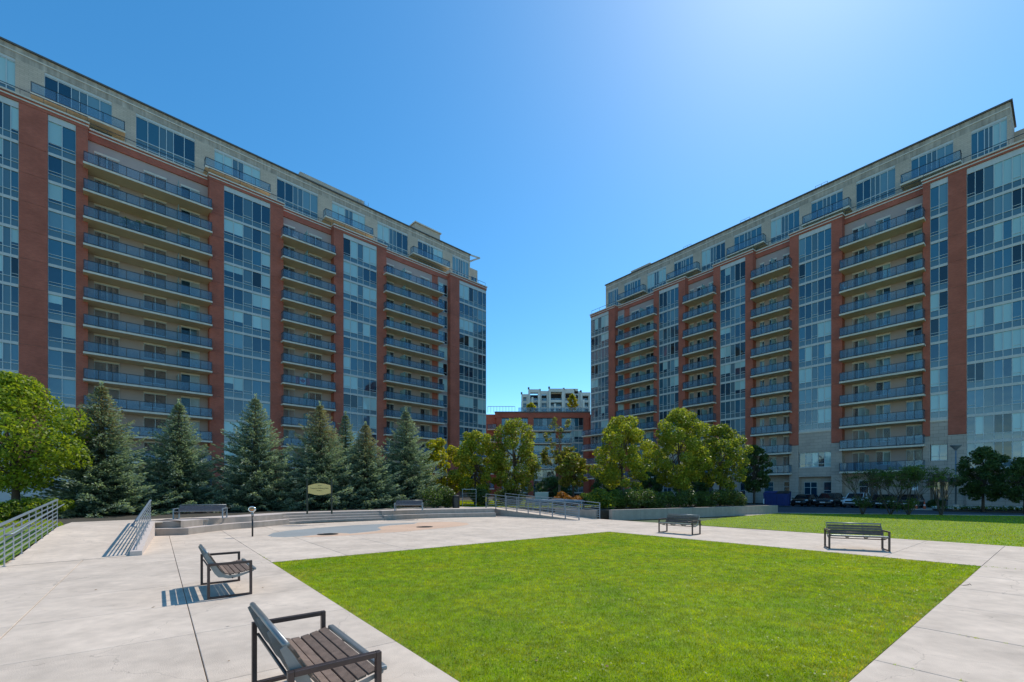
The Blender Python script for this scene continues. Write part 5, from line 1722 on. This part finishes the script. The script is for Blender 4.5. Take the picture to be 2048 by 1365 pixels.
# park sign
Y = 24.6; x = at_x(639, Y); sc = Y / F
t = thing('park_sign', 'cream park name sign on two dark posts before the spruces', 'sign', (x, Y, T), R(4))
for sx in (-1, 1):
    mb = MB().box(sx * .66 - .035, sx * .66 + .035, -.035, .035, 0, 1.95); mb.build('post', M['green_post'], t)
w, h = .60, .33; zc = 1.9 + (980 - 980) * 0 + (980 - 979) * sc - T
outl = [(-w, -h * .68), (-w * .85, -h * .70), (-w * .4, -h * .92), (0, -h), (w * .4, -h * .92), (w * .85, -h * .70), (w, -h * .68), (w, h * .60), (w * .85, h * .70), (w * .4, h * .93), (0, h), (-w * .4, h * .93), (-w * .85, h * .70), (-w, h * .60)]
n = len(outl)
mb = MB(); mb.add([(a, -.03, zc + b) for a, b in outl] + [(a, .03, zc + b) for a, b in outl], [tuple(range(n)), tuple(range(n, 2 * n))[::-1]] + [(i, i + n, (i + 1) % n + n, (i + 1) % n) for i in range(n)])
mb.build('sign_board', M['cream'], t)
TXT = []
def text(s, size, x, z, y, m, parent, name='lettering'):
    c = bpy.data.curves.new(name, 'FONT'); c.body = s; c.size = size; c.align_x = 'CENTER'; c.extrude = .003; c.materials.append(m)
    o = bpy.data.objects.new(name, c); me_ = None; put(o, parent, (x, y, z), (R(90), 0, 0)); TXT.append(o); return o
text('Francesco Mulberry Park', .098, 0, zc + .02, -.036, M['sign_ink'], t)
text('Markham', .07, 0, zc - .10, -.036, M['sign_ink'], t)
mb = MB(); mb.tube([(-.07, -.034, zc + .17), (-.02, -.034, zc + .24), (.03, -.034, zc + .17)], .012, 5); mb.tube([(.05, -.034, zc + .20), (.12, -.034, zc + .22)], .012, 5); mb.build('emblem', M['sign_ink'], t)

bpy.context.view_layer.update()
dg = bpy.context.evaluated_depsgraph_get()
for o in TXT:
    me_ = bpy.data.meshes.new_from_object(o.evaluated_get(dg))
    k_ = bpy.data.objects.new('lettering', me_); put(k_, o.parent, o.location, (R(90), 0, 0)); bpy.data.objects.remove(o)
# twig
x, y = gp(1934, 1172)
mb = MB(); mb.tube([(-.12, .06, .01), (-.07, .0, .012), (-.02, -.02, .02), (.04, .0, .025), (.075, .015, .035), (.085, -.01, .01)], [.003, .006, .007, .006, .006, .005], 6)
tag(mb.build('twig', M['bark'], None, (x, y, 0), (0, 0, .1)), 'small bent dark twig lying on the right walk', 'twig')

# litter bin, low gate, cabinet, long grey pipe bench
t = thing('litter_bin', 'black litter bin beside the shrub behind the terrace', 'bin', (at_x(912, 33), 33, T))
MB().lathe([(.24, 0), (.27, .05), (.27, .78), (.24, .82)], 16).build('body', M['black'], t)
MB().lathe([(.25, .821), (.29, .84), (.29, .88), (.12, .95)], 16).build('lid', M['black'], t)
t = thing('low_gate', 'low pale metal gate frame behind the litter bin', 'gate', (at_x(925, 36), 36, T))
mb = MB()
for xx in (0, 1.1): mb.box(xx - .02, xx + .02, -.02, .02, 0, 1.35)
mb.box(-.02, 1.12, -.02, .02, 1.351, 1.40); mb.build('frame', M['galv'], t)
for k in range(5): MB().box(.03, 1.07, -.01, .01, .15 + k * .22, .19 + k * .22).build('slat', M['bark_grey'], t)
Y = 37.5; t = thing('utility_cabinet', 'pale green two door utility cabinet behind the right ramp', 'cabinet', (at_x(1070, Y), Y, T - .1))
W = 27 * Y / F
MB().box(0, W, 0, .6, 0, 1.25).build('body', M['cab'], t, bevel=.02)
for k in (0, 1): MB().box(.03 + k * W / 2, W / 2 - .02 + k * W / 2, -.025, -.001, .08, 1.18).build('door', M['cab'], t, bevel=.008)
MB().box(W / 2 - .03, W / 2 + .03, -.05, -.026, .55, .7).build('handle', M['black'], t)
t = thing('curved_bench', 'long low rounded grey bench behind the right ramp railings', 'bench', (at_x(1052, 36), 36, T))
mb = MB(); mb.smooth = True
cur_ = [(0, 0, .42), (1.2, -.25, .42), (2.4, -.75, .42), (3.5, -1.45, .42), (4.3, -2.2, .42)]
mb.tube(cur_, .15, 12); mb.build('seat', M['galv'], t)
for p in cur_: MB().box(p[0] - .06, p[0] + .06, p[1] - .06, p[1] + .06, 0, .3).build('leg', M['black'], t)

# ------------------------------------------------------------------ cars, dumpster, cones, lamp, parking sign
def car_paint(name, col, rough=.25):
    m = mat(name, col, rough, 0, 1, coat=.6, spec=.5); return m
CP = {'white': car_paint('white_paint', (.62, .66, .70)), 'black': car_paint('black_car_paint', (.008, .009, .011)), 'grey': car_paint('grey_car_paint', (.05, .055, .06)), 'dark': car_paint('dark_blue_paint', (.012, .016, .024))}
M['tyre'] = mat('tyre', (.012, .012, .012), .85, 0, 1)
M['rim'] = mat('alloy_rim', (.35, .36, .37), .35, 0, 1, metal=.8)
M['lamp'] = mat('headlight_glass', (.62, .66, .70), .15, 0, 1)
M['carglass'] = glass_pane('car_glass', (.01, .013, .017), ior=1.5)
M['plate'] = mat('number_plate', (.6, .62, .66), .5, 0, 1)
M['tail'] = mat('tail_light', (.30, .01, .01), .3, 0, 1)

def make_car(label, paint, L=4.6, W=1.88, H=1.66, suv=True, group='cars parked in front of the right block'):
    root = thing('parked_car', label, 'car', (0, 0, 0), 0, group)
    # local: +y is the front, stations along y from rear to front: (y, half width, z bottom, z belt, z hood/top)
    hl = L / 2
    st_ = [(-hl, .80, .45, .95), (-hl + .12, .90, .32, 1.02), (-hl + .6, .955, .27, 1.05), (-.6, .96, .25, 1.02), (.45, .96, .25, 1.0), (hl - .95, .95, .27, .98), (hl - .45, .93, .28, .92), (hl - .14, .88, .30, .84), (hl, .74, .38, .70)]
    mb = MB(); mb.smooth = True
    k = W / 1.92
    vs_ = []
    for (y, hw, zb, zt) in st_:
        hw *= k; zt *= H / 1.62
        ring = [(-hw * .82, zb), (-hw * .99, zb + .12), (-hw, (zb + zt) / 2), (-hw * .975, zt - .10), (-hw * .86, zt), (-hw * .4, zt + .035), (0, zt + .045), (hw * .4, zt + .035), (hw * .86, zt), (hw * .975, zt - .10), (hw, (zb + zt) / 2), (hw * .99, zb + .12), (hw * .82, zb)]
        vs_ += [(x, y, z) for x, z in ring]
    m_ = 13; fs = []
    for i in range(len(st_) - 1):
        for j in range(m_):
            j2 = (j + 1) % m_
            fs.append((i * m_ + j, i * m_ + j2, (i + 1) * m_ + j2, (i + 1) * m_ + j)[::-1])
    fs.append(tuple(range(m_))); fs.append(tuple((len(st_) - 1) * m_ + j for j in range(m_))[::-1])
    mb.add(vs_, fs); mb.build('body', CP[paint], root)
    # greenhouse
    zt = 1.0 * H / 1.62
    gh = [(-hl + (.25 if suv else .75), .80, zt - .02), (-hl + (.55 if suv else 1.15), .70, H - .06), (-.2, .70, H), (.35, .69, H - .05), (hl - 1.15, .80, zt - .02)]
    mb = MB(); mb.smooth = False
    vs_ = []
    base = []
    for (y, hw, z) in gh: vs_ += [(-hw * k, y, z), (hw * k, y, z)]
    nb_ = len(vs_)
    for (y, hw, z) in gh: vs_ += [(-.86 * k, y, zt - .03), (.86 * k, y, zt - .03)]
    fs = []
    for i in range(len(gh) - 1):
        fs.append((2 * i, 2 * i + 1, 2 * i + 3, 2 * i + 2))
        fs.append((2 * i, 2 * i + 2, nb_ + 2 * i + 2, nb_ + 2 * i)); fs.append((2 * i + 3, 2 * i + 1, nb_ + 2 * i + 1, nb_ + 2 * i + 3))
    mb.add(vs_, fs); mb.build('windows', M['carglass'], root)
    mb = MB()
    r_ = [(-hl + (.50 if suv else 1.1), .705, H - .07), (-.2, .705, H + .008), (.36, .695, H - .045)]
    vs_ = [];
    for (y, hw, z) in r_: vs_ += [(-hw * k, y, z + .012), (hw * k, y, z + .012), (-hw * k, y, z - .05), (hw * k, y, z - .05)]
    fs = []
    for i in range(2):
        a = 4 * i; b_ = a + 4
        fs += [(a, a + 1, b_ + 1, b_), (a, b_, b_ + 2, a + 2), (a + 1, a + 3, b_ + 3, b_ + 1)]
    fs += [(0, 2, 3, 1), (8, 9, 11, 10)]
    mb.add(vs_, fs); mb.build('roof', CP[paint], root)
    mb = MB()
    for sx in (-1, 1):
        mb.bar((sx * .70 * k, .36, H - .05), (sx * .83 * k, hl - 1.12, zt), .06, .05)
        mb.bar((sx * .72 * k, -.35, H - .02), (sx * .90 * k, -.35, zt), .07, .05)
        mb.bar((sx * .70 * k, -hl + .58, H - .08), (sx * .84 * k, -hl + .3, zt), .10, .06)
    mb.build('pillars', CP[paint], root)
    for sx in (-1, 1):
        for y in (-hl + .88, hl - .92):
            wroot = None
            mb = MB(); mb.smooth = True
            x0 = sx * (W / 2 - .20); x1 = sx * (W / 2 + .012)
            prof = [(.0, x0), (.34, x0), (.36, x0 + (x1 - x0) * .15), (.36, x0 + (x1 - x0) * .85), (.33, x1), (.24, x1)]
            vs_ = []; n = 22
            for r, xx in prof:
                for q_ in range(n):
                    a = 2 * math.pi * q_ / n; vs_.append((xx, y + r * math.cos(a), .36 + r * math.sin(a)))
            fs = [(i * n + q_, i * n + (q_ + 1) % n, (i + 1) * n + (q_ + 1) % n, (i + 1) * n + q_) for i in range(len(prof) - 1) for q_ in range(n)]
            mb.add(vs_, fs); wh = mb.build('wheel', M['tyre'], root)
            mr = MB()
            for q_ in range(5):
                a = 2 * math.pi * q_ / 5
                mr.bar((x1 - sx * .02, y, .36), (x1 - sx * .02, y + .23 * math.cos(a), .36 + .23 * math.sin(a)), .03, .06)
            rg_ = [(x1 - sx * .02, y + .235 * math.cos(a), .36 + .235 * math.sin(a)) for a in [i * math.pi / 9 for i in range(19)]]
            mr.tube(rg_, .02, 5, caps=False); mr.build('rim', M['rim'], wh)
        # flat dark fan standing in for the shade inside the wheel arch
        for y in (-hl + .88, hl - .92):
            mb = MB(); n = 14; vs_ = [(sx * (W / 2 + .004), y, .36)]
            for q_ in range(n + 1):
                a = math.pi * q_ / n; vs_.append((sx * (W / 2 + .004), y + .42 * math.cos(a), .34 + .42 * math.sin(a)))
            mb.add(vs_, [(0, q_ + 1, q_ + 2) for q_ in range(n)]); mb.build('wheel_arch_shade', M['tyre'], root)
        mb = MB().box(sx * .86 * k - .13, sx * .86 * k + .13, hl - .27, hl - .075, .70, .84); mb.build('headlight', M['lamp'], root, bevel=.03)
        mb = MB().box(sx * (W / 2 + .09) - .09, sx * (W / 2 + .09) + .09, hl - 1.45, hl - 1.3, zt + .0, zt + .14); mb.build('mirror', CP[paint], root, bevel=.03)
        MB().box(sx * .80 * k - .10, sx * .80 * k + .10, -hl - .01, -hl + .12, .78, .96).build('tail_light', M['tail'], root, bevel=.02)
        for y in (.5, -.55): MB().box(sx * (W / 2 + .004) - .012, sx * (W / 2 + .004) + .012, y - .1, y + .1, .82, .86).build('door_handle', M['rim'], root)
    MB().box(-.56 * k, .56 * k, hl - .10, hl + .012, .62, .78).build('grille', M['tyre'], root, bevel=.02)
    MB().box(-.70 * k, .70 * k, hl - .10, hl + .008, .34, .50).build('lower_intake', M['tyre'], root, bevel=.02)
    MB().box(-.26, .26, hl + .013, hl + .03, .50, .62).build('number_plate', M['plate'], root)
    return root

nR = Vector((0.7817, 0.6237))
def park(car, px, depth_d, flip=False, yaw=0.0):
    """front of the car at image column px, depth_d metres in front of the facade"""
    s = bR.s_(px, -depth_d)
    p = bR.O + bR.ex * s - bR.ey * depth_d
    hl = 2.3
    c = p + bR.ey * hl
    car.location = (c.x, c.y, -.10)
    f = -bR.ey if not flip else bR.ey
    car.rotation_euler = (0, 0, math.atan2(f.y, f.x) - math.pi / 2 + yaw)
park(make_car('white sport utility car between two dark cars', 'white'), 1702, 6.3)
park(make_car('black car next to the blue dumpster', 'black', H=1.45, suv=False), 1596, 6.3)
park(make_car('dark car with a silver rear bumper left of the white one', 'dark', H=1.62), 1645, 6.3)
park(make_car('dark car behind the bushy shrub right of the white one', 'black', H=1.5, suv=False), 1757, 6.2)
park(make_car('dark grey car nearest the orange cones', 'grey', H=1.55), 1808, 6.2)

# blue dumpster
s = bR.s_(1552, -8.0); p = bR.O + bR.ex * s - bR.ey * 8.0
t = thing('dumpster', 'blue dumpster with a dark lid behind the retaining wall', 'dumpster', (p.x, p.y, -.1), bR.root.rotation_euler.z + .2)
wD = 2.7
mb = MB(); mb.add([(-wD / 2 + .1, 0, .12), (wD / 2 - .1, 0, .12), (wD / 2 - .1, 1.5, .12), (-wD / 2 + .1, 1.5, .12), (-wD / 2, -.1, 1.55), (wD / 2, -.1, 1.55), (wD / 2, 1.6, 1.75), (-wD / 2, 1.6, 1.75)],
                 [(0, 3, 2, 1), (4, 5, 6, 7), (0, 1, 5, 4), (1, 2, 6, 5), (2, 3, 7, 6), (3, 0, 4, 7)])
mb.build('body', M['blue'], t)
for k in range(5):
    MB().box(-wD / 2 + .3 + k * .58, -wD / 2 + .38 + k * .58, -.13, .0, .3, 1.45).build('rib', M['blue'], t)
mb = MB(); mb.add([(-wD / 2, -.15, 1.56), (-.02, -.15, 1.56), (-.02, 1.65, 1.80), (-wD / 2, 1.65, 1.80), (-wD / 2, -.15, 1.61), (-.02, -.15, 1.61), (-.02, 1.65, 1.85), (-wD / 2, 1.65, 1.85)], [(0, 3, 2, 1), (4, 5, 6, 7), (0, 1, 5, 4), (1, 2, 6, 5), (2, 3, 7, 6), (3, 0, 4, 7)])
mb.build('lid', M['blue'], t)
mb = MB(); mb.add([(.02, -.15, 1.56), (wD / 2, -.15, 1.56), (wD / 2, 1.65, 1.80), (.02, 1.65, 1.80), (.02, -.15, 1.61), (wD / 2, -.15, 1.61), (wD / 2, 1.65, 1.85), (.02, 1.65, 1.85)], [(0, 3, 2, 1), (4, 5, 6, 7), (0, 1, 5, 4), (1, 2, 6, 5), (2, 3, 7, 6), (3, 0, 4, 7)])
mb.build('lid', M['black'], t)
MB().box(-wD / 2 - .01, -wD / 2 + .12, -.115, -.09, .3, .9).build('reflective_strip', M['wht'], t)

def cone(px, d, label):
    s = bR.s_(px, -d); p = bR.O + bR.ex * s - bR.ey * d
    t = thing('traffic_cone', label, 'traffic cone', (p.x, p.y, -.1), .3, 'orange traffic cones by the entrance')
    MB().box(-.19, .19, -.19, .19, 0, .04).build('base', M['orange'], t)
    MB().lathe([(.14, .04), (.03, .80), (.02, .82)], 16).build('body', M['orange'], t)
    MB().lathe([(.096, .40), (.078, .52)], 16).build('stripe', M['wht'], t)
cone(1849, 5.6, 'orange traffic cone, right one, near the entrance door')
cone(1832, 5.9, 'orange traffic cone half hidden beside the dark grey car')

def lamp_post():
    Y = 41.5; x = at_x(1911.5, Y)
    t = thing('lamp_post', 'tall pale lamp post with a flat triangular head by the right block', 'lamp post', (x, Y, -.1))
    mb = MB(); mb.smooth = True; mb.tube([(0, 0, .5), (0, 0, 5.7)], [.07, .055], 12); mb.build('pole', M['galv'], t)
    MB().lathe([(.22, 0), (.22, .55), (.17, .62)], 14).build('base', M['tread'], t)
    mb = MB(); mb.smooth = False
    mb.lathe([(.08, 5.7), (.13, 5.78), (.42, 6.12), (.42, 6.16), (.10, 6.2)], 18); mb.build('lamp_head', M['galv'], t)
lamp_post()

# accessible parking sign
s = bR.s_(1829, -3.6); p = bR.O + bR.ex * s - bR.ey * 3.6
t = thing('parking_sign', 'small white parking sign with blue wheelchair symbol on a post', 'sign', (p.x, p.y, -.1), bR.root.rotation_euler.z + .25)
mb = MB(); mb.tube([(0, 0, 0), (0, 0, 2.9)], .03, 8); mb.build('post', M['galv'], t)
MB().box(-.25, .25, -.05, -.035, 1.95, 2.85).build('sign_plate', M['wht'], t, bevel=.005)
mb = MB()
mb.box(-.2, .2, -.056, -.051, 2.3, 2.75); mb.build('blue_panel', M['blue'], t)
mb = MB(); mb.tube([(.1 * math.cos(a) - .01, -.062, 2.46 + .1 * math.sin(a)) for a in [math.pi * (.9 + i * .1) for i in range(13)]], .014, 5)
mb.tube([(-.03, -.062, 2.65), (-.02, -.062, 2.5), (.07, -.062, 2.5), (.12, -.062, 2.38)], .016, 5); mb.lathe([(.001, 2.66), (.03, 2.68), (.03, 2.71), (.001, 2.73)], 8, -.03, -.06); mb.build('wheelchair_symbol', M['wht'], t)
# entrance canopy and door of the right block
a_ = bR.s_(1865); c_ = bR.s_(1893)
ent = MB().box(a_ - .2, bR.s_(1925), -1.3, .0, 2.75, 3.15); bR.part('entrance_canopy', ent, M['darktrim'])
# entrance paving
e0 = bR.s_(1862, -.5); e1 = bR.s_(1930, -.5)
def bl(s, y): p = bR.O + bR.ex * s + bR.ey * y; return (p.x, p.y)
ep = MB().prism([bl(e0 - .8, 0), bl(e1, 0), bl(e1, -7.2), bl(e0 - .8, -7.2)], -.14, -.03); tag(ep.build('entrance_paving', M['concrete']), kind='structure')
# bollard-like low railing/planting strip before the ground floor
for k, px in enumerate((1718, 1770, 1826, 1871)):
    s = bR.s_(px, -1.2); p = bR.O + bR.ex * s - bR.ey * 1.2
    shrub(['low dark shrub against the wall behind the white car', 'low dark shrub against the wall behind the second dark car', 'low dark shrub against the wall by the parking sign', 'low dark shrub beside the entrance door'][k], p.x, p.y, 1.6, 1.2, 'leaf_dark', 130 + k, n=2200, size=.12, base=-.1, group='low shrubs along the right block')
print('blades', n1, n2, 'panes', bL.panes, bR.panes, 'spandrels', bL.sp, bR.sp, 'objects', len(bpy.data.objects))
